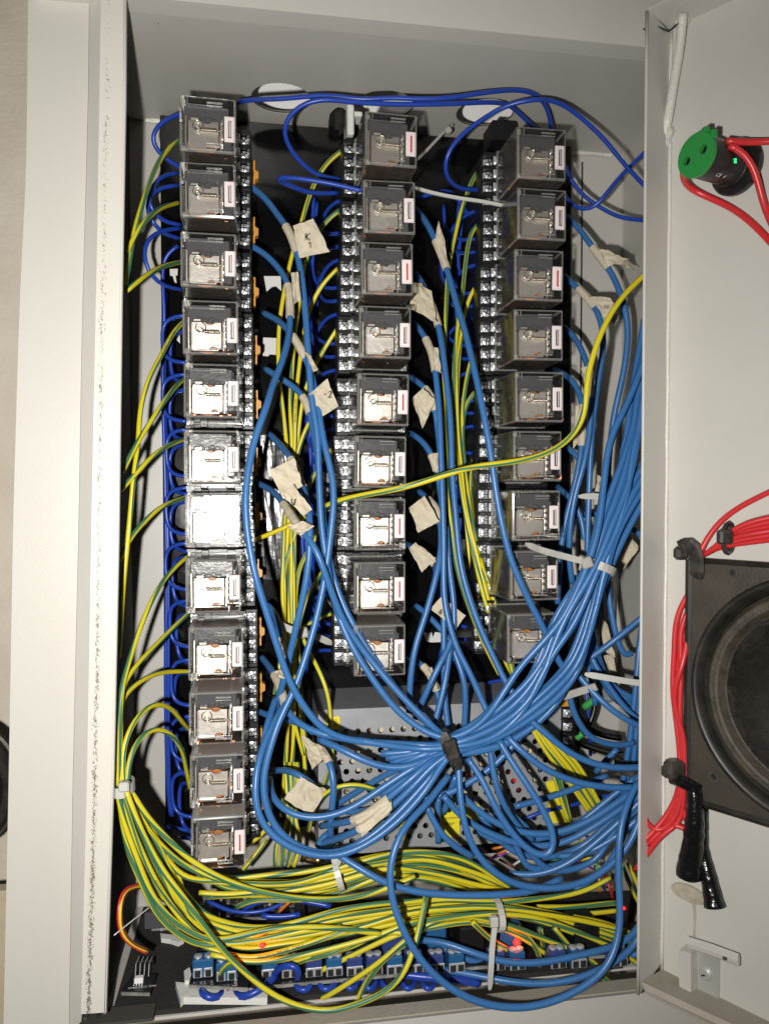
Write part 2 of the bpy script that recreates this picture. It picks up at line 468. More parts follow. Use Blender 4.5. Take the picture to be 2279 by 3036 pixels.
# ceiling with three round cut-outs
def holed(mb, x0, x1, y0, y1, z, holes, n=28, th=.0016):
    """flat sheet (constant z) with circular holes given as (cx, cy, r), sorted by cx"""
    xs = [x0]
    for i, h in enumerate(holes):
        xs += [h[0] - h[2] * 1.15, h[0] + h[2] * 1.15]
    xs.append(x1)
    def rect(a, b, c, d):
        mb.slab([(a, c, z), (b, c, z), (b, d, z), (a, d, z)], (0, 0, th))
    for i in range(0, len(xs), 2): rect(xs[i], xs[i + 1], y0, y1)
    for (cx, cy, r) in holes:
        a, b = cx - r * 1.15, cx + r * 1.15
        c, d = cy - r * 1.15, cy + r * 1.15
        rect(a, b, y0, c); rect(a, b, d, y1)
        R = r * 1.15
        inn = []; out = []
        for k in range(n):
            t = (k + .5) * 2 * math.pi / n
            ca, sa = math.cos(t), math.sin(t)
            s = R / max(abs(ca), abs(sa))
            inn.append((cx + r * ca, cy + r * sa)); out.append((cx + s * ca, cy + s * sa))
        vs = [(p[0], p[1], z) for p in inn] + [(p[0], p[1], z) for p in out] + [(p[0], p[1], z + th) for p in inn] + [(p[0], p[1], z + th) for p in out]
        fs = []
        for k in range(n):
            j = (k + 1) % n
            fs += [(k, j, n + j, n + k), (2 * n + k, 3 * n + k, 3 * n + j, 2 * n + j), (k, 2 * n + k, 2 * n + j, j)]
        # close the corners between the ring and its square
        mb.add(vs, fs)
        for (sx, sy) in ((1, 1), (-1, 1), (-1, -1), (1, -1)):
            pts = [q for q in out if (q[0] - cx) * sx > 0 and (q[1] - cy) * sy > 0]
            pts.sort(key=lambda q: math.atan2((q[1] - cy) * sy, (q[0] - cx) * sx))
            a_ = [q for q in pts if abs(abs(q[0] - cx) - R) < 1e-7][-1]; b_ = [q for q in pts if abs(abs(q[1] - cy) - R) < 1e-7][0]
            mb.add([(a_[0], a_[1], z), (cx + sx * R, cy + sy * R, z), (b_[0], b_[1], z)], [(0, 1, 2)])
hs = []
for (a, b, rr) in ((834, 292, .0182), (1140, 312, .0182), (1437, 336, .0182)):
    q = PZ(a, b, ZT); hs.append((q.x, q.y, rr))
w = MB(); holed(w, XL, XR, ZF + .010, ZB - .0005, ZT, hs); cpart('ceiling_panel', w)
w = MB(); w.box(((XL + XR) / 2, .5370, ZT + .075), (XR - XL + .1, .012, .144), bev=.001)
tag(build(w, 'white_board', M['white_sheet']), 'white board on the wall seen through the three round holes in the cabinet top', 'board')
# raw dark cut edge round each hole
for hx, hy, hr in hs:
    w = MB(); w.tube([(hx + (hr - .0003) * math.cos(k * math.pi / 18), hy + (hr - .0003) * math.sin(k * math.pi / 18), ZT + .0007) for k in range(36)], .00045, 6, closed=True)
    cpart('hole_edge', w, 'seam')
# folded seam at the back of the ceiling (bright weld line)
w = MB()
pts = [Vector((XL + .01 + i * (XR - XL - .02) / 60, ZB - .002, ZT - .0006 + random.uniform(-.0004, .0004))) for i in range(61)]
w.tube(pts, [.0016 + random.uniform(-.0005, .0006) for _ in pts], 6)
cpart('weld_seam', w, 'paint_weld')
# mounting rail groove on the back wall at the right
w = MB(); a = P(1725, 480, ZB); b = P(1725, 2300, ZB)
w.box((a.x, ZB - .0004, (a.z + b.z) / 2), (.0010, .0008, a.z - b.z)); cpart('wall_seam', w, 'seam')
w = MB(); q = P(1790, 1900, ZB - .014); w.box((q.x, ZB - .014, q.z), (.011, .014, .085), bev=.002); cpart('wall_bracket', w, 'galv')
# top lip: underside band and front face
w = MB(); w.slab([(XL - .03, ZF - .003, ZT - .0018), (XR + .02, ZF - .003, ZT - .0018), (XR + .02, ZF + .0098, ZT - .0018), (XL - .02, ZF + .0098, ZT - .0018)], (0, 0, .03))
cpart('top_lip', w, 'paint')
w = MB(); w.box(((XL + XR) / 2, ZF + .0104, ZT - .0006), (XR - XL, .0009, .0012)); cpart('lip_seam', w, 'seam')
# bottom lip: dusty top face, front face
q1 = P(1640, 2927, .4055)
zl = q1.z
w = MB()
w.slab([(XL - .03, ZF + .004, zl), (XR + .03, ZF + .004, zl), (XR + .03, .4055, zl), (XL - .03, .4055, zl)], (0, 0, -.004))
M['dust'] = mat('dusty_paint', (.36, .335, .28), .75, bump=(700., .3, .001), mott=(50., (.32, .29, .23), .8), spots=[(420., .72, (.13, .10, .07))])
cpart('bottom_lip', w, 'dust')
w = MB()
w.slab([(XL - .05, ZF, zl + .0006), (XR + .05, ZF, zl + .0006), (XR + .05, ZF + .0042, zl - .0008), (XL - .05, ZF + .0042, zl - .0008)], (0, 0, -.05))
cpart('front_sill', w, 'paint')
# inner lip on the left, seen from the front, edges not quite straight
def strip(name, left, right, m, thick, uvon=True, n=16, smooth=False):
    """left/right: lists of (x, y, d)"""
    def samp(L, t):
        k = t * (len(L) - 1); i = min(int(k), len(L) - 2); f_ = k - i
        a_, b_ = L[i], L[i + 1]
        return P(a_[0] + (b_[0] - a_[0]) * f_, a_[1] + (b_[1] - a_[1]) * f_, a_[2] + (b_[2] - a_[2]) * f_)
    mb = MB()
    for i in range(n):
        t0, t1 = i / n, (i + 1) / n
        a_, b_, c_, d_ = samp(left, t0), samp(right, t0), samp(right, t1), samp(left, t1)
        off = Vector((0, thick, 0))
        mb.add([a_, b_, c_, d_, a_ + off, b_ + off, c_ + off, d_ + off],
               [(0, 3, 2, 1), (4, 5, 6, 7), (1, 2, 6, 5), (3, 0, 4, 7)], 0,
               [[(0, 1 - t0), (0, 1 - t1), (1, 1 - t1), (1, 1 - t0)], [(0, 0)] * 4, [(1, 1 - t0), (1, 1 - t1), (1, 1 - t1), (1, 1 - t0)], [(0, 1 - t0)] * 4])
    return build(mb, name, M[m], cab, smooth)
strip('left_lip', [(300, -60, .390), (288, 700, .390), (272, 1500, .390), (258, 2300, .390), (240, 3008, .390)],
      [(373, -60, .390), (370, 300, .390), (359, 900, .390), (350, 1600, .390), (335, 2300, .390), (314, 3003, .390)], 'lip', .0035, n=24)
# rolled edge along the inside of that lip
w = MB(); ed = [(373, -60), (370, 300), (359, 900), (350, 1600), (335, 2300), (314, 3003)]
w.tube([P(x - 3, y, .3912) for x, y in ed], .0013, 8); cpart('lip_edge', w, 'paint', True)
strip('gutter', [(266, -60, .3985), (262, 300, .3985), (243, 1000, .3985), (235, 1500, .3985), (217, 2300, .3985), (205, 3060, .3985)],
      [(301, -60, .3938), (289, 700, .3938), (273, 1500, .3938), (259, 2300, .3938), (241, 3030, .3938)], 'paint', .003)
strip('outer_frame', [(84, -60, .3985), (78, 500, .3985), (58, 900, .3985), (40, 1500, .3985), (26, 2300, .3985), (10, 3060, .3985)],
      [(265, -60, .3985), (261, 300, .3985), (242, 1000, .3985), (234, 1500, .3985), (216, 2300, .3985), (204, 3060, .3985)], 'paint', .02)
w = MB(); w.box(P(236, 3018, .402), (.008, .003, .0016)); w.box(P(350, 3012, .404), (.036, .012, .0016)); cpart('corner_gap', w, 'seam')

# background seen left of the frame
w = MB(); a = P(-700, 1500, .60); w.slab([(P(-700, 0, .55).x, .55, -1.2), (.6, .55, -1.2), (.6, .55, .9), (P(-700, 0, .55).x, .55, .9)], (0, .02, 0))
o = build(w, 'wall', M['wall']); tag(o, 'rough beige plastered wall at the far left behind the cabinet', 'wall'); o['kind'] = 'structure'

# black glossy mounting plate
ZP = .507
w = MB()
xl, xr = P(482, 1400, ZP).x, P(1690, 1200, ZP).x
zt_, zb_ = P(900, 372, ZP).z, P(900, 2455, ZP).z
w.box(((xl + xr) / 2, ZP + .0015, (zt_ + zb_) / 2), (xr - xl, .003, zt_ - zb_), bev=.0004)
tag(build(w, 'mounting_plate', M['plate']), 'glossy black mounting plate behind the three columns of relays', 'plate')
# scraps of white foam tape stuck to the plate
def scrap(pts, label, d=ZP - .0009):
    mb = MB(); mb.slab([P(x, y, d) for x, y in pts], (0, .0008, 0))
    return tag(build(mb, 'tape_scrap', M['foamtape']), label, 'tape')
scrap([(782, 818), (832, 818), (834, 862), (818, 848), (806, 850), (790, 864)], 'torn white tape scrap on the black plate beside third relay of left column')
scrap([(780, 1000), (820, 1002), (821, 1052), (800, 1050), (794, 1056), (779, 1054)], 'square white tape scrap on the black plate beside fourth relay of left column')
scrap([(1257, 1877), (1280, 1876), (1282, 1892), (1290, 1874), (1307, 1877), (1306, 1904), (1280, 1905), (1262, 1902)], 'white tape scrap on the black plate right of bottom middle relay')
scrap([(503, 797), (527, 796), (526, 815), (520, 817), (524, 838), (518, 838), (512, 818), (504, 816)], 'small white tape scrap left of third relay in left column')
scrap([(885, 1355), (898, 1358), (902, 1412), (890, 1408)], 'narrow white tape scrap among yellow green wires left of sixth middle relay')
scrap([(1372, 1062), (1388, 1050), (1386, 1068)], 'tiny white tape scrap left of fourth relay in right column')
scrap([(520, 990), (533, 993), (534, 1018), (524, 1008)], 'small white scrap left of fourth relay in left column')

FILM = [(772, 1290), (872, 1284), (866, 1722), (768, 1716)]
# ================================================================== floor of the cabinet: black board
w = MB()
zf = ZFL + .003
pa = [PZ(425, 2690, zf), PZ(1900, 2640, zf), PZ(1905, 2935, zf), PZ(330, 3010, zf)]
w.slab([Vector((q.x, min(max(q.y, .4065), .517), zf)) for q in pa], (0, 0, -.0028))
tag(build(w, 'base_board', M['foam']), 'dusty black foam board lying on the cabinet floor under the modules', 'board')
# ================================================================== relays and sockets
CW, CH, CD = .0285, .0282, .0365       # cover width, height, depth
ZC = .410                              # front of the covers
def cover_mesh():
    mb = MB(); hx, hz, b = CW / 2, CH / 2, .0008
    # rounded shell, open at the back
    prof = []
    for (sx, sz, a0) in ((1, 1, 0), (-1, 1, 90), (-1, -1, 180), (1, -1, 270)):
        for k in range(3):
            a = math.radians(a0 + k * 45)
            prof.append((sx * (hx - b) + b * math.cos(a), sz * (hz - b) + b * math.sin(a), sx, sz))
    n = len(prof); rows = []
    for (ins, y) in ((.0012, 0.), (.0004, .0003), (0., .0011), (-.0002, CD)):
        rows.append([((abs(p[0]) - ins) * (1 if p[0] > 0 else -1), y, (abs(p[1]) - ins) * (1 if p[1] > 0 else -1)) for p in prof])
    vs = [q for r in rows for q in r]; fs = [tuple(range(n))]
    mb.add(vs, fs)
    for i in range(3):
        f2 = []
        for k in range(n):
            j = (k + 1) % n
            f2.append((i * n + k, (i + 1) * n + k, (i + 1) * n + j, i * n + j))
        if i < 2: mb.add(vs, f2, 1)
        else:
            for k in range(n): mb.add(vs, [f2[k]], 0 if k % 3 == 2 else 1)
    # rim at the back, moulded ridges and corner lugs on the front
    for s in (-1, 1):
        mb.box((0, CD - .0012, s * (hz + .0003)), (CW + .0012, .0022, .0006), 1)
        mb.box((s * (hx + .0003), CD - .0012, 0), (.0006, .0022, CH), 1)
        mb.box((.0035, -.0003, s * (hz - .0031)), (.0080, .0006, .0006), 1)
        mb.box((.0035, -.0003, s * (hz - .0046)), (.0080, .0006, .0003), 1)
    for s in (-1, 1):
        mb.box((-hx + .0020, .0026, s * (hz - .0022)), (.0022, .0030, .0026), 1, bev=.0006)
        mb.box((-hx + .0040, .0007, s * .0115), (.0004, .0010, .0030), 1)
    mb.box((-hx + .0010, .0010, 0), (.0004, .0012, CH - .006))
    mb.box((hx - .0010, .0010, 0), (.0004, .0012, CH - .006))
    return mb.mesh('cover', [M['cover'], M['cover_edge']])
def plate_mesh():
    mb = MB()
    out = [(-.0098, .0034), (-.0030, .0034)]
    for k in range(7):
        a = math.pi + k * math.pi / 6
        out.append((-.0006 + .0024 * math.cos(a), .0034 + .0013 * math.sin(a)))
    out += [(.0052, .0034), (.0052, -.0098), (.0038, -.0106)]
    for k in range(6):
        a = k * math.pi / 5
        out.append((.0012 + .0022 * math.cos(a), -.0106 + .0016 * math.sin(a)))
    out += [(-.0060, -.0112), (-.0098, -.0112)]
    out = [(x, z) for x, z in out]
    mb.slab([(x, .0042, z) for x, z in out], (0, .0012, 0))
    mb.box((-.0028, .0040, -.0113), (.0135, .0022, .0010), bev=.0003)   # folded lower edge
    mb.box((-.0099, .0052, -.004), (.0008, .0034, .0135), bev=.0003)
    mb.box((.0064, .0056, -.0040), (.0010, .0030, .0150), bev=.0003)
    mb.box((-.0070, .0050, .0046), (.0040, .0016, .0012), bev=.0003); mb.box((-.0115, .0080, -.0030), (.0012, .0060, .0190), bev=.0004)
    return mb.mesh('contact_plate', M['plate_metal'])
def spring_mesh():
    mb = MB(); pts = []
    for i in range(9 * 8 + 1):
        t = i / (9 * 8); a = i * math.pi / 4
        pts.append((-.0036 + t * .0080, .0024 + .0011 * math.cos(a), -.0018 + .0011 * math.sin(a)))
    mb.tube(pts, .00024, 5)
    mb.tube([(-.0060, .0024, -.0018), (-.0036, .0024, -.0018)], .0003, 5)
    mb.tube([(.0044, .0024, -.0018), (.0066, .0024, -.0018)], .0003, 5)
    return mb.mesh('spring', M['spring'], True)
def ring_mesh():
    mb = MB()
    mb.tube([(-.0052 + .0026 * math.cos(a), .0030, .0004 + .0026 * math.sin(a)) for a in [k * math.pi / 10 for k in range(20)]], .00028, 5, closed=True)
    mb.tube([(-.0052 + .0013 * math.cos(a), .0028, -.0012 + .0013 * math.sin(a)) for a in [k * math.pi / 7 for k in range(14)]], .0003, 5, closed=True)
    return mb.mesh('spring_hook', M['spring'], True)
def core_mesh():
    mb = MB()
    mb.box((-.001, .0180, .0080), (.0225, .0230, .0085), bev=.0006)
    mb.box((-.001, .0350, 0), (.0262, .0030, .0260))
    mb.box((.0095, .0200, -.0010), (.0045, .0250, .0180), bev=.0006)
    for k in range(5):
        mb.box((-.0085 + k * .0028, .0064, .0048 + .0007 * (k % 2)), (.0026, .0014, .0022), bev=.0005)
    mb.box((-.0020, .0062, .0118), (.0180, .0020, .0010))
    return mb.mesh('core', M['bakelite'])
def coil_mesh():
    mb = MB()
    Mx = Matrix.Translation((-.0022, .0075, -.0042)) @ Matrix.Rotation(-math.pi / 2, 4, 'X')
    mb.lathe([(.0, 0), (.0082, 0), (.0082, .001), (.0074, .0012), (.0074, .0235), (.0082, .0237), (.0082, .0250), (0, .0250)], Mx, 18)
    return mb.mesh('coil', M['coil'], False)
def clip_mesh():
    mb = MB()
    for z in (.0030, -.0002, -.0034, -.0072):
        mb.box((.0070, .0042, z), (.0013, .0030, .0022), bev=.0003)
    mb.box((.0072, .0070, -.0020), (.0006, .0030, .0150))
    return mb.mesh('contact_spring', M['plate_metal'])
def copper_mesh():
    mb = MB()
    for (x, z) in ((.004, -.0118), (.0085, -.0112), (-.010, -.0115)):
        mb.box((x, .018, z), (.0022, .010, .0010), bev=.0003)
        mb.box((x, .030, z), (.0030, .008, .0006))
    return mb.mesh('contact_arm', M['copper'])
def tagm():
    mb = MB(); mb.box((.0110, .0016, -.0010), (.0056, .0012, .0130), bev=.0003)
    return mb.mesh('indicator_tag', M['tagw'])
def slotm(red):
    mb = MB()
    if red:
        mb.box((.0110, .0009, -.0012), (.0009, .0004, .0088))
    else:
        for s in (-1, 1): mb.box((.0110 + s * .00066, .0009, -.0012), (.00030, .0004, .0088))
        mb.box((.0110, .0009, -.0054), (.0016, .0004, .0004)); mb.box((.0114, .0009, .0030), (.0009, .0004, .0003))
        mb.box((.0108, .00095, -.0012), (.00030, .0003, .0078))
    return mb.mesh('tag_slot', M['slotr' if red else 'slotk'])
RM = dict(cover=cover_mesh(), contact_plate=plate_mesh(), spring=spring_mesh(), spring_hook=ring_mesh(), core=core_mesh(), coil=coil_mesh(),
          contact_spring=clip_mesh(), contact_arm=copper_mesh(), indicator_tag=tagm())
SLOT = {False: slotm(False), True: slotm(True)}

# socket meshes; local origin = centre of the cover's front, y into the cabinet
SP = .0345
def socket_body(left=False):
    mb = MB()
    mb.box((0, .0660, 0), (.0432, .0408, SP - .0008), bev=.0006)                 # foot
    mb.box((0, .0520, 0), (.0302, .0250, SP - .0010), bev=.0006)                 # upper tier
    for s in (-1, 1):
        for k in range(5):
            z = -.0157 + k * .00785
            mb.box((s * .0178, .0440, z), (.0072, .0080, .0022), bev=.0003)    # ribs between outer terminals
            mb.box((s * .0126, .0390, z), (.0046, .0060, .0018), bev=.0003)
        mb.box((s * .0085, .0395, SP / 2 - .0026), (.0060, .0040, .0030), bev=.0004)
        mb.box((s * .0085, .0395, -SP / 2 + .0026), (.0060, .0040, .0030), bev=.0004)
    if left:   # the covers lean a little to the left of their sockets here
        mb.v = [(x * .80 if x < 0 else x, y, z) for x, y, z in mb.v]
    return mb.mesh('socket_body', M['sock'])
def screw_mesh():
    mb = MB(); R = Matrix.Rotation(math.pi / 2, 4, 'X')
    mb.box((0, .0014, 0), (.0056, .0009, .0052), bev=.0002)                    # clamp plate
    mb.lathe([(.0026, .0008), (.0026, -.0004), (.0022, -.0010), (.0012, -.0013), (0, -.0014)][::-1], R @ Matrix.Rotation(math.pi, 4, 'X'), 12)
    return mb.mesh('terminal_screw', M['chrome'], False)
def screw_slot():
    mb = MB()
    mb.box((0, -.00135, 0), (.0040, .0006, .0006)); mb.box((0, -.00137, 0), (.0006, .0006, .0040))
    return mb.mesh('screw_slot', M['slotk'])
def clip_tab():
    mb = MB(); out = [(0, .0085), (.0022, .0085), (.0022, .0030), (.0042, .0018), (.0042, -.0018), (.0022, -.0030), (.0022, -.0085), (0, -.0085)]
    mb.slab([(.0214 + x, .060, z) for x, z in out], (0, .006, 0))
    return mb.mesh('release_clip', M['clip'])
SB, SBL, SC, SS, CT = socket_body(), socket_body(True), screw_mesh(), screw_slot(), clip_tab()

cols = {
 'left': [(616, 368), (616, 563), (618, 770), (624, 970), (627, 1158), (628, 1355), (631, 1543), (632, 1738), (640, 1938), (642, 2130), (644, 2316), (648, 2500)],
 'middle': [(1160, 412), (1154, 612), (1148, 795), (1142, 984), (1136, 1184), (1128, 1369), (1126, 1555), (1126, 1743), (1126, 1929)],
 'right': [(1606, 454), (1607, 634), (1598, 815), (1597, 992), (1600, 1176), (1594, 1352), (1590, 1529), (1584, 1707), (1576, 1893)],
}
REDS = {('left', 11), ('middle', 0), ('middle', 2), ('middle', 4), ('middle', 6), ('right', 2), ('middle', 7)}
RELAY = {}
rs = random.Random(5)
for cn, lst in cols.items():
    for i, (x, y) in enumerate(lst):
        q = P(x, y, ZC); o_ = ORD[i] if i < len(lst) - 1 else 'bottom'
        RELAY[(cn, i)] = q
        red = (cn, i) in REDS
        r = empty('relay', q, 'clear plastic plug-in relay with a %s slotted tag, %s of the %s column' % ('red' if red else 'black', o_, cn), 'relay', 'clear plug-in relays in three columns',
                  rot=(rs.uniform(-.012, .012), rs.uniform(-.010, .010), rs.uniform(-.02, .02)))
        for nm, me in RM.items():
            c = link(nm, me, r)
            if nm == 'indicator_tag': link('tag_slot', SLOT[red], c)
        s = empty('relay_socket', q, 'black screw terminal socket holding the %s relay of the %s column' % (o_, cn), 'relay socket', 'relay sockets on the mounting plate')
        link('socket_body', SBL if cn == 'left' else SB, s)
        for sd in (-1, 1):
            for k in range(4):
                z = .01178 - k * .00785
                c = link('terminal_screw', SC, s, (sd * .0174 * (.8 if (sd < 0 and cn == 'left') else 1), .0440, z)); link('screw_slot', SS, c, None, (0, rs.uniform(0, 1.5), 0))
                if (sd == 1) == (cn == 'left'):
                    c = link('terminal_screw', SC, s, (sd * .0126, .0385, z)); link('screw_slot', SS, c, None, (0, rs.uniform(0, 1.5), 0))
        if cn == 'left': link('release_clip', CT, s)
    # rail behind the column
    a, b = RELAY[(cn, 0)], RELAY[(cn, len(lst) - 1)]
    mb = MB(); mb.tube([(a.x, .500, a.z + .024), (b.x, .500, b.z - .022)], .0115, 4, phase=math.pi / 4, flat=(.5, 1.5))
    tag(build(mb, 'din_rail', M['galv']), 'metal mounting rail behind the %s column of relay sockets' % cn, 'rail', 'rails under the relay columns')

def term(cn, i, side, k, d=.462):
    """world point of a terminal entry"""
    q = RELAY[(cn, i)]
    return Vector((q.x + side * .0205, .4570, q.z + .01178 - k * .00785))
# end clamp on top of the middle column
e = empty('rail_end_clamp', P(1030, 370, .47), 'light grey end clamp with black clip at the top of the middle relay column', 'clamp')
mb = MB(); mb.box(P(1034, 375, .475), (.0042, .02, .018), bev=.0008); mb.box(P(1052, 348, .475), (.008, .012, .003), bev=.0008); build(mb, 'clamp_body', M['foamtape'], e)
mb = MB(); mb.box(P(997, 365, .472), (.009, .016, .012), bev=.003); mb.box(P(1000, 345, .47), (.007, .010, .007), bev=.002); build(mb, 'clip', M['black'], e)
mb = MB(); mb.box(P(1480, 405, .478), (.016, .02, .012), bev=.001)
tag(build(mb, 'rail_end_stop', M['black']), 'black end stop on the rail above the right relay column', 'clamp')
# ================================================================== wires
def parse(s, d):
    pts = []
    raw = [tuple(float(v) for v in t.split(',')) for t in s.split()]
    n = len(raw)
    d = d if isinstance(d, (list, tuple)) else [d]
    for i, q in enumerate(raw):
        if len(q) == 3: dd = q[2]
        else:
            t = i / max(1, n - 1) * (len(d) - 1); k = min(int(t), max(0, len(d) - 2)); f_ = t - k
            dd = d[k] + (d[min(k + 1, len(d) - 1)] - d[k]) * f_
        pts.append(P(q[0], q[1], dd))
    return pts

def smooth(pts, step=.003, it=6):
    P_ = [Vector(q) for q in pts]
    if len(P_) == 2: P_.insert(1, (P_[0] + P_[1]) / 2)
    ext = [P_[0] * 2 - P_[1]] + P_ + [P_[-1] * 2 - P_[-2]]
    out = []
    for i in range(1, len(ext) - 2):
        p0, p1, p2, p3 = ext[i - 1:i + 3]
        k = max(2, int((p2 - p1).length / step))
        for j in range(k):
            t = j / k
            out.append(.5 * ((2 * p1) + (p2 - p0) * t + (2 * p0 - 5 * p1 + 4 * p2 - p3) * t * t + (3 * p1 - p0 - 3 * p2 + p3) * t ** 3))
    out.append(ext[-2])
    for _ in range(it):
        out = [out[0]] + [out[i] * .5 + (out[i - 1] + out[i + 1]) * .25 for i in range(1, len(out) - 1)] + [out[-1]]
    return out

WIRES = []
def wire(name, path, r, m, label, group=None, n=10, cat='wire', step=.003, it=6, mats=None):
    pts = smooth(path, step, it)
    mb = MB(); mb.tube(pts, r, n, phase=random.uniform(0, 6))
    o = build(mb, name, mats or M[m], None, True, origin=pts[len(pts) // 2])
    tag(o, label, cat, group)
    WIRES.append((o, pts, r))
    return o, pts

def at_px(pts, x, y):
    """index of the path point seen nearest to picture point (x, y)"""
    best = 0; bd = 1e9
    for i, q in enumerate(pts):
        c = q.dot(fwd); X = CX + F * q.dot(RX) / c; Y = CY - F * q.dot(UP) / c
        dd = (X - x) ** 2 + (Y - y) ** 2
        if dd < bd: bd = dd; best = i
    return best

def crumple(mb, quad, d, n=7, amp=.0016, seed=0, th=.0004):
    """creased paper from picture corners; d = depth or 4 depths"""
    ds = d if isinstance(d, (list, tuple)) else [d] * 4
    c = [P(q[0], q[1], dd) for q, dd in zip(quad, ds)]
    vs = []
    for j in range(n + 1):
        for i in range(n + 1):
            u, v = i / n, j / n
            q = c[0] * (1 - u) * (1 - v) + c[1] * u * (1 - v) + c[2] * u * v + c[3] * (1 - u) * v
            a = noise.noise(Vector((u * 2.2 + seed * 7.3, v * 2.2, seed))) + .45 * noise.noise(Vector((u * 5 + seed, v * 5, seed * 3.1)))
            e = noise.noise(Vector((u * 4 + 50 + seed, v * 4, seed)))
            vs.append(q + Vector((e * amp * .4, a * amp * 1.5, e * amp * .35)))
    fs = []
    for j in range(n):
        for i in range(n):
            k = j * (n + 1) + i
            fs.append((k, k + 1, k + n + 2, k + n + 1) if (i + j) % 2 else (k, k + 1, k + n + 2, k + n + 1))
    N = len(vs)
    b = [q + Vector((0, th, 0)) for q in vs]
    rim = [i for i in range(n)] + [n + j * (n + 1) for j in range(n)] + [(n + 1) * (n + 1) - 1 - i for i in range(n)] + [(n - j) * (n + 1) for j in range(n)]
    mb.add(vs + b, fs + [tuple(N + k for k in reversed(f_)) for f_ in fs] + [(rim[i], N + rim[i], N + rim[(i + 1) % len(rim)], rim[(i + 1) % len(rim)]) for i in range(len(rim))])
    return c

def flag(wp, quad, d, sleeve=None, seed=0, text=None, tpos=None, tsize=16, amp=.0016, label=None, trot=0):
    """masking tape wrapped round a cable with a free flag; a part of the cable"""
    o, pts = wp
    mb = MB()
    if quad: crumple(mb, quad, d, seed=seed, amp=amp)
    if sleeve:
        i0, i1 = sorted((at_px(pts, *sleeve[0]), at_px(pts, *sleeve[1])))
        i1 = max(i1, i0 + 2)
        rr = [(WR(o) + .0006) * (1 + .10 * noise.noise(Vector((k * .9, seed, 0)))) for k in range(i0, i1 + 1)]
        mb.tube(pts[i0:i1 + 1], rr, 9)
    f_ = build(mb, 'tape_flag', M['masking'], o)
    if label: f_['label'] = label
    if text:
        write(text, P(tpos[0], tpos[1], (d if not isinstance(d, (list, tuple)) else min(d)) - .0032), tsize / F * .42, M['ink'], f_, rot=trot, hand=True)
    return f_
def WR(o):
    for q in WIRES:
        if q[0] is o: return q[2]
    return .002

# hand-written strokes and printed text -------------------------------------------------
STROKES = {
 'K': [[(0, 0), (0, 1)], [(.55, 1), (.05, .5), (.6, 0)]],
 'V': [[(0, 1), (.3, 0), (.65, 1)]],
 '1': [[(.1, .75), (.3, 1), (.3, 0)]],
 '2': [[(0, .8), (.25, 1), (.5, .8), (.1, .1), (0, 0), (.55, .05)]],
 '3': [[(0, .95), (.5, .95), (.2, .55), (.5, .3), (.25, 0), (0, .1)]],
 '4': [[(.4, 0), (.4, 1), (0, .35), (.6, .35)]],
 '9': [[(.5, .7), (.3, 1), (.05, .75), (.3, .5), (.5, .75), (.4, 0)]],
 '5': [[(.5, 1), (.1, 1), (.05, .6), (.4, .6), (.5, .25), (.25, 0), (0, .1)]],
 '7': [[(0, 1), (.55, 1), (.2, 0)]], '0': [[(.25, 1), (0, .6), (.1, .05), (.4, .1), (.5, .6), (.25, 1)]],
 '-': [[(.1, .5), (.4, .5)]],
}
mb = MB(); crumple(mb, FILM, [.5056, .5040, .5040, .5056], n=14, amp=.0006, seed=4)
M['film'] = mat('glossy_black_film', (.010, .009, .013), .19, bump=(70., .22, .0010))
tag(build(mb, 'film_sheet', M['film']), 'crumpled glossy black film on the plate right of the brightest left relays', 'film')
def write(txt, pos, size, m, parent, rot=0, hand=False, thick=None, ax=None, ay=None, name='marking'):
    """size = letter height (m); ax / ay: writing direction and up"""
    ax = Vector(ax) if ax is not None else Vector((math.cos(rot), 0, math.sin(rot)))
    ay = Vector(ay) if ay is not None else Vector((-math.sin(rot), 0, math.cos(rot)))
    if hand:
        mb = MB(); x = 0
        for ch in txt:
            for st in STROKES.get(ch, []):
                pl = [pos + ax * ((x + a) * size) + ay * (b * size) for a, b in st]
                mb.tube(smooth(pl, size * .12, 1), thick or size * .055, 4)
            x += .8
        return build(mb, name, m, parent)
    me = font_mesh(txt)
    mb = MB()
    mb.add([pos + ax * (v.x * size) + ay * (v.y * size) for v in me[0]], me[1])
    return build(mb, name, m, parent)
_fc = {}
def font_mesh(txt):
    if txt not in _fc:
        cu = bpy.data.curves.new('lettering', 'FONT'); cu.body = txt; cu.resolution_u = 2
        ob = bpy.data.objects.new('lettering', cu); COL.objects.link(ob)
        dg = bpy.context.evaluated_depsgraph_get(); ev = ob.evaluated_get(dg); me = ev.to_mesh()
        _fc[txt] = ([v.co.copy() for v in me.vertices], [tuple(p.vertices) for p in me.polygons])
        ev.to_mesh_clear(); bpy.data.objects.remove(ob); bpy.data.curves.remove(cu)
    return _fc[txt]
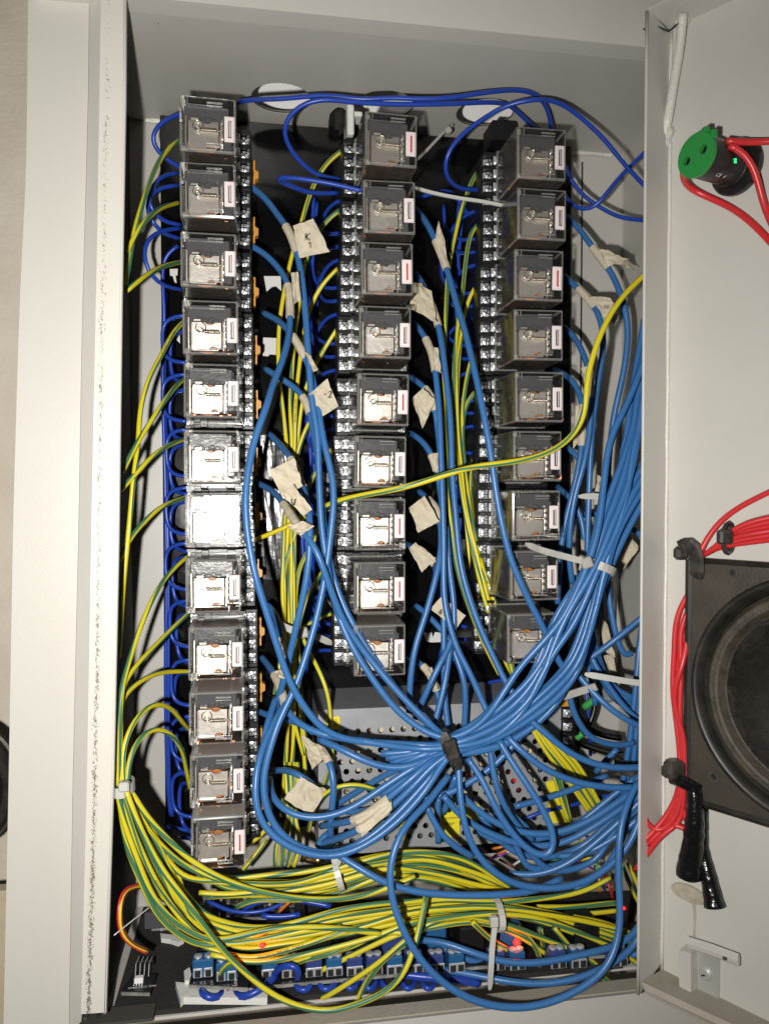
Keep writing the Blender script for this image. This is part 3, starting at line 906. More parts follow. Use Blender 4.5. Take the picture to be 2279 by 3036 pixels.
def print_on(wp, x, y, txt, size=.0021, rev=False):
    size *= .82
    """black lettering running along a wire on the side that faces out of the cabinet"""
    o, pts = wp; r = WR(o)
    i = at_px(pts, x, y); seq = pts[i:] if not rev else pts[:i + 1][::-1]
    if len(seq) < 4: return
    L = [0]
    for a, b in zip(seq, seq[1:]): L.append(L[-1] + (b - a).length)
    vs, fs = font_mesh(txt); out = []
    for v in vs:
        s = v.x * size * 1.15
        if s > L[-1]: s = L[-1]
        k = 0
        while k < len(L) - 2 and L[k + 1] < s: k += 1
        f_ = (s - L[k]) / max(1e-9, L[k + 1] - L[k])
        c = seq[k].lerp(seq[k + 1], f_); t = (seq[k + 1] - seq[k]).normalized()
        fr = (-c).normalized(); fr = (fr - t * fr.dot(t)).normalized(); sd = fr.cross(t)
        a = (v.y * size - size * .36) / r
        out.append(c + (fr * math.cos(a) + sd * math.sin(a)) * (r + .00012))
    mb = MB(); mb.add(out, fs)
    return build(mb, 'printing', M['ink'], o)

RB, RY, RN, RR = .00185, .00138, .00122, .0015

# ---- dark blue wires along the top
def navy(s, d, label, group=None): return wire('dark_blue_wire', parse(s, d), RN * 1.08, 'navy', label, group)
t1 = navy('705,302 725,296 850,291 965,281 1075,295 1150,288 1225,292 1325,290 1425,275 1505,266,.432 1549,267,.436 1584,275,.440 1614,302,.445 1629,342,.454 1636,400,.466', [.455, .43, .425, .43, .43], 'dark blue wire from top left relay arching to the top right relay, upper run')
t2 = navy('1010,531 940,520 895,485 855,435 838,395 842,360 870,322 910,301 965,293 1050,302 1175,308 1325,307 1450,302 1504,309 1539,335 1590,385', [.465, .44, .425, .43, .47], 'dark blue wire looping up from middle column and along the top, lower run')
t3 = navy('1436,561 1370,560 1332,538 1315,500 1322,460 1355,410 1425,355 1490,316 1525,304 1564,296 1614,292 1664,305 1719,345 1789,410 1849,485 1902,542 1950,590', [.465, .44, .43, .42, .43, .44], 'dark blue wire from right column looping over top right corner behind the door')
navy('1672,485 1682,515 1699,545 1734,585 1789,620 1839,645 1902,652 1950,655', [.47, .47, .46, .44], 'dark blue wire from top right relay sagging to the door edge')
navy('1674,580 1690,605 1714,620 1744,622 1769,610 1799,570 1849,510 1902,460 1950,410', [.47, .46, .45, .44], 'dark blue wire from second right relay rising to the door edge')
navy('545,335 510,343 480,357 454,386 445,415 465,450 500,480 540,498', [.465, .455, .46, .47], 'dark blue loop round the left side of the top left relay')
navy('1002,571 915,572 870,552 822,535 815,528 845,524 900,530 1000,547 1075,566', [.465, .45, .44, .435, .43], 'dark blue wire bent in a narrow loop left of second middle relay')
navy('1222,590 1275,575 1320,561 1352,568 1364,600 1376,635 1400,640', [.47, .47, .475, .48], 'dark blue wire between second middle relay and right column')
print_on(t1, 735, 295, '1.5 mm CE 450/750V', .0020); print_on(t3, 1600, 293, '450/750V', .0019)
# ---- jumper loops at the left side of the left column
def jump(pts, label, group=None): return wire('dark_blue_jumper', pts, RN, 'navy', label, group, n=8, step=.004, it=3)
rj = random.Random(3)
jump(parse('530,511 480,520 452,548 438,590 450,622 480,655 536,666', [.475, .462, .462, .475]), 'wide dark blue jumper loop left of second relay in left column')
jump(parse('530,548 478,553 446,575 434,610 452,660 485,693 536,707', [.475, .466, .458, .475]), 'lower wide dark blue jumper loop left of second relay in left column')
jump(parse('540,676 500,678 460,690 436,712 424,750 436,800 466,836 505,855 545,858', [.475, .455, .455, .475]), 'largest dark blue jumper loop bulging left of third relay in left column')
jump(parse('528,728 496,750 483,782 482,850 488,930 484,1000 488,1060', [.475, .48, .487]), 'dark blue jumper dropping from third relay down the left edge of the plate')
for i in range(3, 12):
    q0, q1 = RELAY[('left', i - 1)], RELAY[('left', min(i, 11))]
    if i == 11: zend = q1.z - .006
    else: zend = q1.z - .006
    xo = q1.x - .0215
    for inner in (0, 1):
        za = q0.z - .0157 + (.0 if not inner else -.0085)
        zb = za - .0275 + (.0 if not inner else -.002)
        xx = xo - (.0098 if not inner else .0070) + rj.uniform(-.0012, .0012)
        d = .474 + .007 * inner
        pts = [(xo + .004, .470, za), (xo - .003, d - .003, za - .0003), (xx + .0012, d, za - .0035), (xx, d, za - .009 + rj.uniform(-.001, .001)), (xx + .0003, d, zb + .008 + rj.uniform(-.001, .001)), (xx + .002, d, zb + .0025), (xo - .002, d - .003, zb), (xo + .004, .470, zb - .0003)]
        jump(pts, '%s dark blue jumper loop beside the %s relay of the left column' % ('inner' if inner else 'outer', ORD[i] if i < 11 else 'bottom'))
for k in range(2):
    x = 484 + 5 * k
    jump(parse('%d,870 %d,1100 %d,1400 %d,1700 %d,2000 %d,2300 %d,2420' % (x + 2, x - 2, x + rj.randint(0, 6), x + 10, x + 8 + rj.randint(-3, 4), x + 12, x + 22), [.490 + .003 * k, .494, .494]), '%s long dark blue wire down the left plate edge behind the jumper loops' % ('left', 'right')[k])
jump(parse('497,2450 525,2458 575,2465', [.48, .475]), 'short dark blue wire entering below the eleventh left relay'); jump(parse('535,2484 560,2486 590,2490', [.48, .475]), 'shortest dark blue wire beside the bottom left relay')
# ---- left-hand terminals of the middle and right column
for cn, xt in (('middle', -.0130), ('right', -.0150)):
    n_ = len(cols[cn])
    for i in range(n_):
        q = RELAY[(cn, i)]; on = ORD[i] if i < n_ - 1 else 'bottom'
        for k in ((1, 2, 3) if i else (3,)):
            a = term(cn, i, -1, k); nxt = a.z - .0125 + rj.uniform(-.003, .003)
            up = (k == 1)
            x2 = a.x + xt * (1.0 if k != 2 else .8) + rj.uniform(-.002, .001)
            if cn == 'right': x2 += .001 * k
            z2 = a.z + (.010 if k == 2 else -.011 if k == 3 else .016) + rj.uniform(-.002, .002)
            jump([(a.x + .004, .466, a.z), (a.x - .004, .472, a.z + .0004), ((a.x + x2) / 2 - .0015, .481, a.z + (z2 - a.z) * .18), (x2 + .0012, .489, a.z + (z2 - a.z) * .6), (x2, .492, z2), (x2 - .0003, .494, z2 + (z2 - a.z) * .8)],
                 'short dark blue wire entering the left terminals of the %s relay in the %s column' % (on, cn), 'dark blue wires into left terminals of %s %s relay' % (on, cn))
for k, s in enumerate(('930,585 924,700 918,800 920,900 928,1000 922,1100 918,1250 920,1400 906,1500 895,1600 905,1700 912,1800 916,1870', '940,600 932,690 926,790 922,920 934,1010 926,1120 926,1290 932,1400 915,1480 905,1580 918,1720 930,1790 950,1880')):
    jump(parse(s, [.492, .494, .490, .494]), '%s long dark blue wire weaving down the gap left of the middle column' % ('left', 'right')[k])
for k, s in enumerate(('1360,600 1352,720 1362,800 1350,900 1358,1000 1352,1150 1358,1300 1352,1450 1356,1600 1368,1700 1372,1800', '1368,640 1362,740 1352,840 1362,960 1360,1100 1364,1250 1362,1400 1366,1550 1380,1680')):
    jump(parse(s, [.492, .495, .492]), '%s long dark blue wire weaving down the gap left of the right column' % ('left', 'right')[k])
jump(parse('1315,1900 1335,1950 1360,1985 1385,2005', .49), 'dark blue wire hooking below the middle gap above the power supply')
jump(parse('1372,1895 1400,1895 1425,1897', [.485, .475]), 'upper short dark blue wire left of bottom right relay'); jump(parse('1376,1914 1400,1913 1425,1912', [.485, .475]), 'lower short dark blue wire left of bottom right relay')
jump(parse('1438,2027 1465,2020 1500,2015', [.49, .48]), 'dark blue wire end just above the power supply below right column')

# ---- yellow and green wires
def yg(s, d, label, m='yg', r=RY, group=None): return wire('yellow_green_wire', parse(s, d), r, m, label, group)
def lab(i): return ORD[i] if i < 11 else 'bottom'
LG = [('540,412 500,438 465,490 440,550 415,625 397,690 386,760 372,840', 0), ('530,601 490,610 455,630 425,660 395,705 374,750', 1), ('545,774 480,790 435,815 400,840 374,862', 2),
      ('552,948 520,975 495,1020 465,1078 445,1115 420,1190 412,1250 410,1320 400,1380 393,1450 383,1560 371,1675 362,1780 352,1950', 3), ('552,1119 520,1145 480,1200 440,1260 400,1325 376,1372 362,1400', 4),
      ('555,1300 510,1315 460,1345 415,1390 375,1434 355,1456', 5), ('557,1473 505,1490 460,1515 415,1560 385,1595 366,1632 354,1660', 6),
      ('562,1647 525,1675 485,1720 450,1780 420,1850 395,1920 377,1980 362,2030 358,2080 352,2180 352,2330', 7), ('568,1812 520,1855 470,1905 425,1950 390,1990 362,2032 355,2100 348,2200 346,2328', 8),
      ('565,1992 500,1992 450,2002 400,2030 366,2065 356,2100 358,2160 353,2230 358,2330', 9), ('560,2166 535,2135 505,2100 470,2087 435,2097 400,2135 372,2190 363,2250 366,2330', 10),
      ('562,2340 552,2280 540,2225 510,2180 470,2157 435,2165 405,2195 385,2240 378,2280 376,2330', 11)]
GL = []
for s, i in LG:
    GL.append(yg(s, [.468, .44, .425, .42] if i < 7 else [.468, .43, .408, .402], 'yellow green wire curving from the %s relay of left column to the left lip' % lab(i), 'yl' if i in (3, 9, 10) else 'yg'))
print_on(GL[3], 515, 985, '450/750 V CABLE 2.5', .0022)
# bundle below the white tie at lower left, S curves to the right
BG = [
 ('a', '376,2332 392,2350 430,2415 500,2492 575,2558 650,2602 750,2640 850,2660 950,2668 1050,2662 1130,2640 1230,2600', [.402, .405, .405, .408], 'yg', 'yellow green wire sweeping outermost from the white tie under the bottom left relay'),
 ('b', '385,2340 425,2440 480,2510 560,2575 700,2622 800,2626 900,2614 1000,2575 1130,2540 1200,2527 1300,2530 1380,2550 1450,2590 1515,2635', [.404, .412, .42, .42, .42], 'yg', 'yellow green wire from lower left tie arching highest under the blue loops'),
 ('c', '380,2340 440,2470 535,2595 610,2612 750,2622 875,2620 1000,2585 1130,2560 1175,2550 1275,2550 1400,2585 1525,2637', [.406, .414, .422, .424], 'yl', 'mostly yellow wire just below the highest arching wire'),
 ('d', '680,2607 775,2597 900,2587 1000,2567 1130,2536 1220,2532 1320,2556 1420,2605 1500,2645', [.43, .428, .428], 'yg', 'yellow green wire emerging beneath bottom left relay into the arched bundle'),
 ('e', '590,2648 675,2653 750,2646 880,2640 1000,2615 1130,2578 1200,2575 1300,2592 1425,2628 1530,2645', [.43, .424, .424], 'yl', 'yellow wire in middle of the arched bundle starting by the circuit boards'),
 ('f', '700,2690 750,2668 850,2670 950,2662 1050,2630 1130,2600 1220,2600 1320,2620 1430,2660', [.44, .43, .43], 'yg', 'short yellow green wire rising from the circuit boards into the arched bundle'),
 ('f2', '610,2660 720,2655 840,2655 960,2640 1060,2606 1150,2586 1250,2588 1360,2615 1470,2652', [.436, .432, .43], 'yg', 'green edged wire hidden deepest in the arched bundle'),
 ('g', '348,2340 365,2430 400,2530 450,2655 510,2730 580,2775 650,2790 725,2772 825,2752 950,2750 1060,2760 1130,2770', [.398, .398, .400, .402], 'yg', 'yellow green wire hooking low from the lower left tie to the right'),
 ('h', '356,2340 400,2480 465,2620 525,2710 575,2765 640,2800 760,2790 900,2760 1010,2750', [.400, .402, .404], 'yl', 'printed yellow wire falling steeply from the lower left tie'),
 ('i', '372,2340 415,2455 475,2570 550,2670 610,2755 675,2835 750,2905 825,2960 925,2996 1000,2996 1070,2975 1130,2950 1180,2912 1212,2858 1235,2790 1250,2725 1262,2660', [.394, .390, .386, .380, .378, .390], 'yg', 'long yellow green wire hanging lowest in front across the bottom lip'),
 ('j', '352,2350 375,2505 420,2620 465,2710 525,2770 600,2805 700,2795 800,2755 900,2730 1000,2700 1130,2680 1200,2675 1325,2668 1470,2675 1600,2665 1725,2645 1810,2605', [.402, .406, .41, .412, .41], 'yg', 'yellow green wire running to right side as top of the lower bundle'),
 ('k', '600,2805 675,2832 750,2842 850,2818 1000,2770 1130,2732 1175,2717 1300,2697 1470,2690 1600,2710 1725,2730 1825,2755 1910,2782', [.41, .405, .405, .41], 'yl', 'bright yellow printed wire across the middle of the lower bundle'),
 ('l', '625,2832 725,2852 800,2852 900,2832 1025,2802 1130,2772 1200,2742 1325,2722 1470,2710 1600,2725 1725,2770 1825,2815 1920,2880', [.408, .402, .402, .408], 'yg', 'yellow green wire along the lower side of the lower bundle'),
 ('m', '390,2370 425,2460 465,2495 500,2580 550,2650 610,2715 725,2750 800,2750 900,2745', [.404, .41, .42], 'yg', 'thick green showing wire curling out of the lower left bundle'),
 ('n', '795,2892 830,2868 925,2837 1050,2806 1130,2760 1200,2770 1310,2726 1400,2720 1525,2750 1640,2796 1725,2830 1800,2890', [.42, .41, .404, .406, .41], 'yg', 'yellow green wire from a blue terminal block rising into the lower bundle'),
 ('o', '855,2905 925,2890 1025,2842 1130,2792 1200,2765 1310,2745 1420,2735 1530,2770 1620,2830', [.42, .41, .406, .41], 'yl', 'yellow wire from blue terminal blocks into the lower bundle'),
 ('p', '912,2935 940,2966 1000,2936 1130,2850 1200,2790 1260,2750', [.42, .405, .398, .402], 'yg', 'yellow green wire bending up from the front terminal blocks'),
 ('p2', '1050,2990 1075,2930 1110,2880 1140,2840 1200,2800', [.41, .402, .402], 'yg', 'short yellow green wire standing diagonally before the terminal blocks'),
 ('q1', '1535,2750 1585,2800 1602,2845 1598,2872 1550,2903', [.41, .408, .42], 'yg', 'yellow green wire curling down to a terminal left of the blue loop bottom'),
 ('q2', '1600,2752 1610,2800 1610,2870', [.41, .42], 'yg', 'straight yellow green wire dropping into right terminal blocks'),
 ('q3', '1400,2735 1460,2790 1540,2836', [.40, .41], 'yl', 'short yellow wire crossing behind the long white tie tail'),
 ('q4', '1640,2750 1690,2810 1725,2855 1770,2890 1812,2916', [.412, .41], 'yg', 'yellow green wire slanting down toward right end of the terminals'),
 ('q5', '1700,2750 1755,2805 1790,2860', [.415, .42], 'yg', 'yellow green wire slanting down beside the right vertical blue cable'),
 ('q6', '1700,2720 1800,2740 1910,2790', [.414, .414], 'yg', 'yellow green wire reaching the door edge low down'),
 ('q7', '1862,2560 1885,2610 1912,2690', [.43, .43], 'yg', 'upper yellow green wire beside red wire end at door edge'),
 ('q8', '1840,2560 1865,2620 1895,2680 1925,2730', [.435, .435], 'yg', 'second yellow green wire beside red wire end at door edge'),
 ('q9', '1840,2800 1880,2850 1925,2905', [.42, .41], 'yl', 'yellow wire running into bottom right corner by the door'),
 ('r1', '1590,2690 1700,2690 1790,2680 1830,2678', [.43, .43], 'yg', 'upper yellow green wire behind the right vertical blue cable'),
 ('r2', '1700,2712 1780,2706 1830,2700', [.43, .43], 'yl', 'yellow wire behind the right vertical blue cable'),
 ('r3', '850,2880 880,2850 960,2835 1040,2800 1130,2770', [.422, .41, .41], 'yg', 'yellow green wire leaving the left terminal row upward'),
 ('s1', '646,2930 655,2880 690,2850 740,2842', [.425, .405, .41], 'yg', 'yellow green wire bent into the small two channel relay module'),
]
BW = {}
for key, s, d, m_, lb in BG: BW[key] = yg(s, d, lb, m_, r=.00150)
print_on(BW['h'], 455, 2605, '450/750 V IMKAEL', .0022); print_on(BW['k'], 760, 2842, '450/750 V  IMKAEL  CABLE', .0023); print_on(BW['c'], 400, 2385, 'IMKAEL CABLE', .002)
# filler of the two bundles
rb = random.Random(8)
for k in range(11):
    dy = rb.uniform(-22, 42)
    yg('%d,2345 %d,2450 %d,2600 %d,%d 700,%d 850,%d 1000,%d 1130,%d 1300,%d 1470,%d 1620,%d 1780,%d 1900,%d' % (352 + 3 * k, 372 + 7 * k, 430 + 10 * k, 510 + 6 * k, 2685 + 4 * k, 2770 + dy, 2765 + dy * .8, 2735 + dy, 2715 + dy * .8, 2690 + dy * .6, 2690 + dy * .5, 2715 + dy * .6, 2760 + dy, 2810 + dy),
       [.41, .413, .415 + .003 * (k % 3), .416 + .003 * (k % 3), .416], 'yellow green wire running inside the lower left to lower right bundle', 'yg' if k % 2 else 'yl', group='yellow green wires inside the lower bundle')
for k in range(9):
    dy = rb.uniform(-14, 46)
    yg('%d,2540 640,%d 800,%d 950,%d 1080,%d 1200,%d 1320,%d 1450,%d 1560,%d' % (520 + 8 * k, 2600 + dy * .6, 2625 + dy * .7, 2620 + dy, 2585 + dy, 2550 + dy, 2560 + dy, 2605 + dy * .7, 2650 + dy * .4),
       [.43, .430 + .003 * (k % 3), .432 + .003 * (k % 3)], 'yellow green wire inside the arched bundle under the blue loops', 'yg', group='yellow green wires inside the arched bundle')
# between left and middle columns
MG = [('1012,447 975,475 940,525 910,600 890,675 870,740 850,825 832,925 825,1025 827,1125 840,1225 850,1325 857,1400 845,1500 840,1600 837,1750 845,1900 855,2050 850,2200 840,2350', 'yl'),
      ('1008,622 980,640 950,675 925,725 905,780 890,875 875,975 867,1075 860,1200 862,1250 865,1350 855,1550 845,1700 842,1850 845,1950 852,2100 848,2250 835,2420', 'yg'),
      ('1006,792 965,830 935,875 915,925 900,990 885,1100 875,1200 875,1300 870,1400 865,1600 865,1750 868,1900 872,2050 868,2230 850,2400', 'yl'),
      ('1004,967 975,1010 945,1060 925,1100 905,1150 890,1225 880,1325 875,1420 872,1600 872,1800 880,2000 895,2150 905,2290', 'yl'),
      ('1000,1140 975,1180 920,1245 890,1315 875,1380 868,1500 860,1700 858,1900 865,2100 900,2240', 'yl'),
      ('1000,1310 965,1350 930,1405 910,1460 875,1580 845,1675 837,1750 845,1900 850,2000 858,2150', 'yg'),
      ('1000,1490 965,1500 950,1540 935,1600 890,1675 875,1775 880,1850 885,1950 890,2060 905,2200', 'yl'),
      ('1000,1650 955,1695 925,1745 900,1810 880,1880 870,1960', 'yg'), ('1000,1812 925,1840 890,1865 845,1895 830,1960 815,2060', 'yg')]
mw = []
for i, (s, m_) in enumerate(MG):
    mw.append(yg(s, [.466, .475, .478 - .002 * (i % 3), .474, .47], 'yellow green wire from left terminal of the %s middle relay running down the left gap' % (ORD[i] if i < 8 else 'bottom'), m_))
print_on(mw[3], 965, 1025, '2 450/750 V', .0021); print_on(mw[2], 876, 1180, '450/750 V IMKAEL', .002)
yg('893,1885 925,1950 960,2020 977,2095 980,2185 985,2260 960,2330', [.465, .452, .45, .455], 'yellow green wire hanging over the top left of the perforated power supply')
yg('757,1600 800,1583 850,1562 905,1532', [.455, .45, .448], 'short plain yellow wire poking out beside seventh left relay', 'yellow')
big = yg('1960,765 1904,820 1849,875 1799,950 1765,1030 1743,1110 1736,1170 1737,1210 1725,1250 1695,1295 1650,1330 1600,1352 1540,1367 1450,1377 1375,1390 1300,1414 1190,1447 1075,1468 1000,1485 962,1502', [.40, .392, .39, .392, .395, .40, .43], 'single bright yellow wire slanting across the front of middle and right relays', 'yl', r=.0016)
for k in range(4):
    x = 846 + 12 * k
    yg('%d,2260 %d,2330 %d,2390 %d,2440 %d,2500 %d,2570' % (x, x + 4, x - 4 * k + 5, x + 10 - 6 * k, x - 30 + 14 * k, x - 30 + 6 * k), [.47, .46, .455], 'yellow green wire knotted between left column and blue loops, %s from the left' % ORD[k].replace('top', 'first'), 'yg', group='yellow green wires knotted beside the bottom left relays')
yg('725,2510 760,2490 785,2470 800,2440', [.46, .46], 'yellow wire stub right of the bottom left relay', 'yl'); yg('720,2580 750,2545 775,2515 790,2490', [.455, .46], 'second yellow wire stub right of the bottom left relay', 'yl')
yg('915,2465 925,2415 950,2365 1000,2332 1060,2325 1110,2342', [.45, .42, .42], 'yellow green wire arching beside the large tape flag before the power supply')
# between middle and right columns
RG = [('1442,483 1410,505 1390,560 1370,615 1350,690 1332,775 1325,850 1320,975 1315,1100 1315,1225 1320,1325 1325,1450 1335,1550 1355,1690 1390,1800 1430,1900 1480,2000', 'yg'),
      ('1440,648 1405,665 1390,710 1380,775 1370,875 1355,975 1347,1075 1345,1225 1355,1375 1375,1500 1400,1625 1435,1775 1475,1900 1510,2005', 'yg'),
      ('1438,815 1400,860 1385,900 1370,975 1358,1075 1355,1225 1367,1375 1380,1500 1412,1640 1450,1790 1490,1900 1518,2000', 'yl'),
      ('1440,972 1410,1025 1390,1090 1375,1175 1370,1250 1375,1380 1390,1525 1425,1675 1460,1790 1500,1900 1522,1995', 'yg'),
      ('1438,1140 1410,1155 1380,1200 1370,1300 1380,1400 1395,1525 1430,1680 1465,1790 1505,1900', 'yg'),
      ('1436,1285 1408,1335 1398,1400 1395,1475 1403,1560 1435,1690 1475,1810 1515,1920', 'yl'),
      ('1436,1450 1402,1510 1396,1560 1410,1620 1445,1730', 'yl'),
      ('1372,1470 1380,1560 1395,1680 1420,1790 1450,1890 1490,1990', 'yl'), ('1388,1480 1400,1580 1422,1700 1455,1810 1500,1930', 'yg')]
for i, (s, m_) in enumerate(RG):
    yg(s, [.466, .470, .468 - .0025 * (i % 3), .455 - .003 * (i % 3), .445], 'yellow green wire from left terminal of the %s right column relay down the right gap' % ORD[i] if i < 7 else ('bright yellow wire joining the slanting strands in the right gap' if i == 7 else 'green edged wire joining the slanting strands in the right gap'), m_)
for k in range(5):
    yg('%d,%d %d,%d %d,%d %d,%d' % (1555 + 7 * k, 2120 + 3 * k, 1612 + 11 * k, 2220 - 4 * k, 1672 + 12 * k, 2300 - 6 * k, 1745 + 8 * k, 2408 - 6 * k), [.44, .432, .436], 'yellow green strand slanting across right end of the power supply, %s from the left' % ORD[k].replace('top', 'first'), 'yg' if k % 2 else 'yl', group='yellow green strands across the power supply')
for k in range(2):
    yg('%d,2290 %d,2360 %d,2435' % (1640 + 12 * k, 1660 + 12 * k, 1684 + 6 * k), [.436, .44], '%s short yellow green strand over the right yellow sticker' % ('left', 'right')[k], 'yg', group='short strands over the right sticker')
# ================================================================== blue cables
def bl(s, d, label, group=None, r=RB): return wire('blue_cable', parse(s, d) if isinstance(s, str) else s, r, 'blue', label, group)
# course of the thick diagonal bundle from the black tie to the door edge
BSP = [(1335, 2213, 26, .398), (1440, 2180, 44, .397), (1530, 2112, 62, .397), (1600, 2025, 72, .396), (1650, 1945, 74, .396), (1705, 1840, 62, .395), (1772, 1680, 36, .394), (1812, 1570, 42, .395), (1852, 1450, 62, .397), (1890, 1330, 84, .40), (1940, 1190, 100, .405), (2010, 980, 110, .412)]
rbn = random.Random(21)
def bundle(u, lay, start=0):
    """picture path of one strand: u in -1..1 across the bundle, lay = depth layer"""
    out = []
    for i in range(start, len(BSP)):
        x, y, w_, d = BSP[i]
        x0, y0 = BSP[max(0, i - 1)][:2]; x1, y1 = BSP[min(len(BSP) - 1, i + 1)][:2]
        tx, ty = x1 - x0, y1 - y0; L = math.hypot(tx, ty)
        # the strands change places a little between the two ties
        uu = u + .28 * math.sin(i * 1.1 + u * 5 + lay) * (0 if i in (0, 6) else 1)
        uu = max(-1.05, min(1.05, uu))
        bul = math.sqrt(max(0, 1 - min(1, abs(uu)) ** 2)) * .004
        out.append((x - ty / L * uu * w_, y + tx / L * uu * w_, d + lay * .0045 - bul * (1 if lay == 0 else 0)))
    return ' '.join('%.1f,%.1f,%.4f' % q for q in out)
def dz(s, d):
    """fill in depths for a picture path"""
    raw = [t.split(',') for t in s.split()]; n = len(raw); out = []
    for i, q in enumerate(raw):
        t = i / max(1, n - 1) * (len(d) - 1); k = min(int(t), len(d) - 2); f_ = t - k
        out.append('%s,%s,%.4f' % (q[0], q[1], d[k] + (d[k + 1] - d[k]) * f_))
    return ' '.join(out)

D0 = [.466, .44, .425, .415, .408, .402]
b1 = bl(dz('735,547 785,585 825,640 855,680 880,750 895,825 905,925 912,1025 917,1100 925,1200 940,1275 945,1400 952,1550 970,1675 995,1800 1035,1900 1095,2000 1170,2100 1245,2160', [.466, .44, .425, .42, .41, .40]) + ' ' + bundle(-.85, 0), 0, 'blue cable with largest pen marked tape flag, from second left relay into the diagonal bundle')
b2 = bl(dz('742,727 790,755 830,800 855,845 860,940 855,1000 835,1075 805,1150 790,1205 755,1300 735,1400 727,1490 735,1590 755,1700 785,1800 825,1925 860,2025 915,2115 975,2175 1050,2197 1150,2204 1250,2210', [.466, .45, .43, .405, .398, .395, .398, .40, .402]) + ' ' + bundle(-.2, 0), 0, 'blue cable bowing across the left column screws, with upright tape tag, looping into the bundle')
b3 = bl(dz('780,927 825,950 860,985 890,1030 920,1095 932,1150 945,1225 962,1320 982,1400 990,1475 978,1600 965,1700 940,1825 905,1950 870,2050 830,2130 800,2220 780,2305 785,2380 815,2455 875,2508 950,2533 1025,2523 1100,2480 1180,2410 1262,2320', [.466, .44, .43, .42, .415, .412, .405, .398, .394, .394, .396, .40]) + ' ' + bundle(.9, 1), 0, 'blue cable with slanted tape sleeve crossing to the inner big loop at lower left')
b4 = bl(dz('785,1092 807,1107 855,1135 900,1175 922,1240 938,1330 950,1440 960,1560 985,1700 1020,1800 1075,1900 1145,2005 1215,2090 1270,2150', [.468, .455, .44, .425, .418, .412, .405]) + ' ' + bundle(-.5, 1), 0, 'blue cable with pointed tape flag beside fifth middle relay joining the bundle')
b5 = bl(dz('798,1285 835,1325 862,1358 892,1430 912,1490 918,1560 916,1660 900,1760 880,1850 855,1960 832,2050 812,2110', [.466, .445, .43, .41, .408, .412, .42, .435]), 0, 'blue cable under the upper of two overlapping tape flags in the left gap')
b6 = bl(dz('757,1430 800,1450 835,1485 870,1540 900,1580 935,1625 960,1690 995,1790 1025,1855 1085,1940 1160,2030 1230,2105 1290,2160', [.466, .445, .42, .405, .405, .41, .41, .405, .40]) + ' ' + bundle(-.65, 1), 0, 'blue cable through the lower of two overlapping tape flags in the left gap')
b7 = bl(dz('790,1790 818,1825 832,1890 840,1950 842,2010', [.466, .45, .44, .445]), 0, 'short blue cable with small tape tag right of ninth left relay')
b8 = bl(dz('775,1948 808,1992 835,2048 850,2110 890,2150 970,2182 1060,2195 1160,2212 1260,2222', [.466, .44, .42, .41, .402, .40, .40]) + ' ' + bundle(.1, 0), 0, 'blue cable with long tape sleeve right of ninth left relay running to the black tie')
b8b = bl(dz('845,2085 800,2165 765,2260 755,2350 770,2430 820,2490 895,2528 975,2541 1050,2522 1130,2475 1205,2410 1275,2325', [.425, .402, .394, .391, .390, .390, .392, .396]) + ' ' + bundle(.62, 0), 0, 'blue cable forming the outermost big loop beside the bottom left relays')
b9 = bl(dz('762,2108 790,2120 825,2130 880,2140 930,2172', [.466, .45, .43]), 0, 'short blue cable leaving tenth left relay to the right')
b11 = bl(dz('818,2070 790,2155 778,2250 785,2330 800,2400', [.43, .41, .41, .42]), 0, 'blue cable hidden behind the two big loops at lower left')
b12 = bl(dz('800,2310 802,2345 822,2388 890,2424 970,2422 1050,2392 1130,2338 1200,2292 1270,2250', [.43, .41, .402, .40, .40, .40]) + ' ' + bundle(.4, 1), 0, 'blue cable making a shallow curve above the two big loops at lower left')
b12b = bl('803,2286 850,2284 898,2304 930,2330', [.455, .44, .43, .435], 'short blue cable stub ending in the broad tape flag at lower left')
b13 = bl('950,2222 978,2258 990,2320 984,2400 978,2470 985,2500', [.43, .418, .42, .43], 'blue cable hanging straight from the upper slanting tape flag by the power supply')
b14 = bl(dz('952,2450 1000,2442 1045,2434 1100,2408 1165,2355 1230,2300 1280,2255', [.43, .41, .40, .395, .398]) + ' ' + bundle(.25, 2), 0, 'blue cable in the long grey white tape sleeve at lower middle, upper one')
b15 = bl(dz('940,2505 1000,2487 1050,2468 1120,2425 1190,2365 1250,2305 1285,2265', [.43, .41, .40, .396, .398]) + ' ' + bundle(.75, 0), 0, 'blue cable under the long tape sleeve at lower middle, lower one')
b15b = bl('975,2470 940,2490 935,2520 960,2530 1000,2520', [.43, .425, .42], 'blue cable end bent round beside the loops at lower middle')
b16 = bl(dz('945,2192 1000,2216 1050,2242 1130,2274 1200,2276 1265,2255', [.415, .405, .402, .40, .40]) + ' ' + bundle(-.1, 2), 0, 'blue cable dipping under the black tie across the power supply')
b15c = bl(dz('985,2395 1070,2340 1140,2300 1210,2265 1290,2225', [.445, .43, .415, .405]), 0, 'blue cable rising behind the shallow curve over the perforated cover')
bl(dz('1000,2400 1060,2412 1110,2398 1200,2374 1310,2360 1400,2315 1480,2255 1550,2172 1590,2100', [.44, .43, .42, .412, .408, .41]) , 0, 'blue cable crossing below the black tie and up behind the bundle')
bl(dz('1130,2362 1200,2310 1290,2268 1340,2240', [.41, .405, .402]) + ' ' + bundle(.55, 1, 1), 0, 'blue cable feeding into lower edge of the bundle right of the black tie')
for k in range(9):
    bl(dz('%d,%d %d,%d %d,%d' % (1130 + 14 * k, 2235 + 13 * k, 1230, 2228 + 6 * k, 1300, 2206 + 6 * k), [.408, .403, .402]) + ' ' + bundle(-.95 + .24 * k, 1 + k % 2), 0, 'blue cable buried inside the thick diagonal bundle', group='blue cables inside the diagonal bundle')
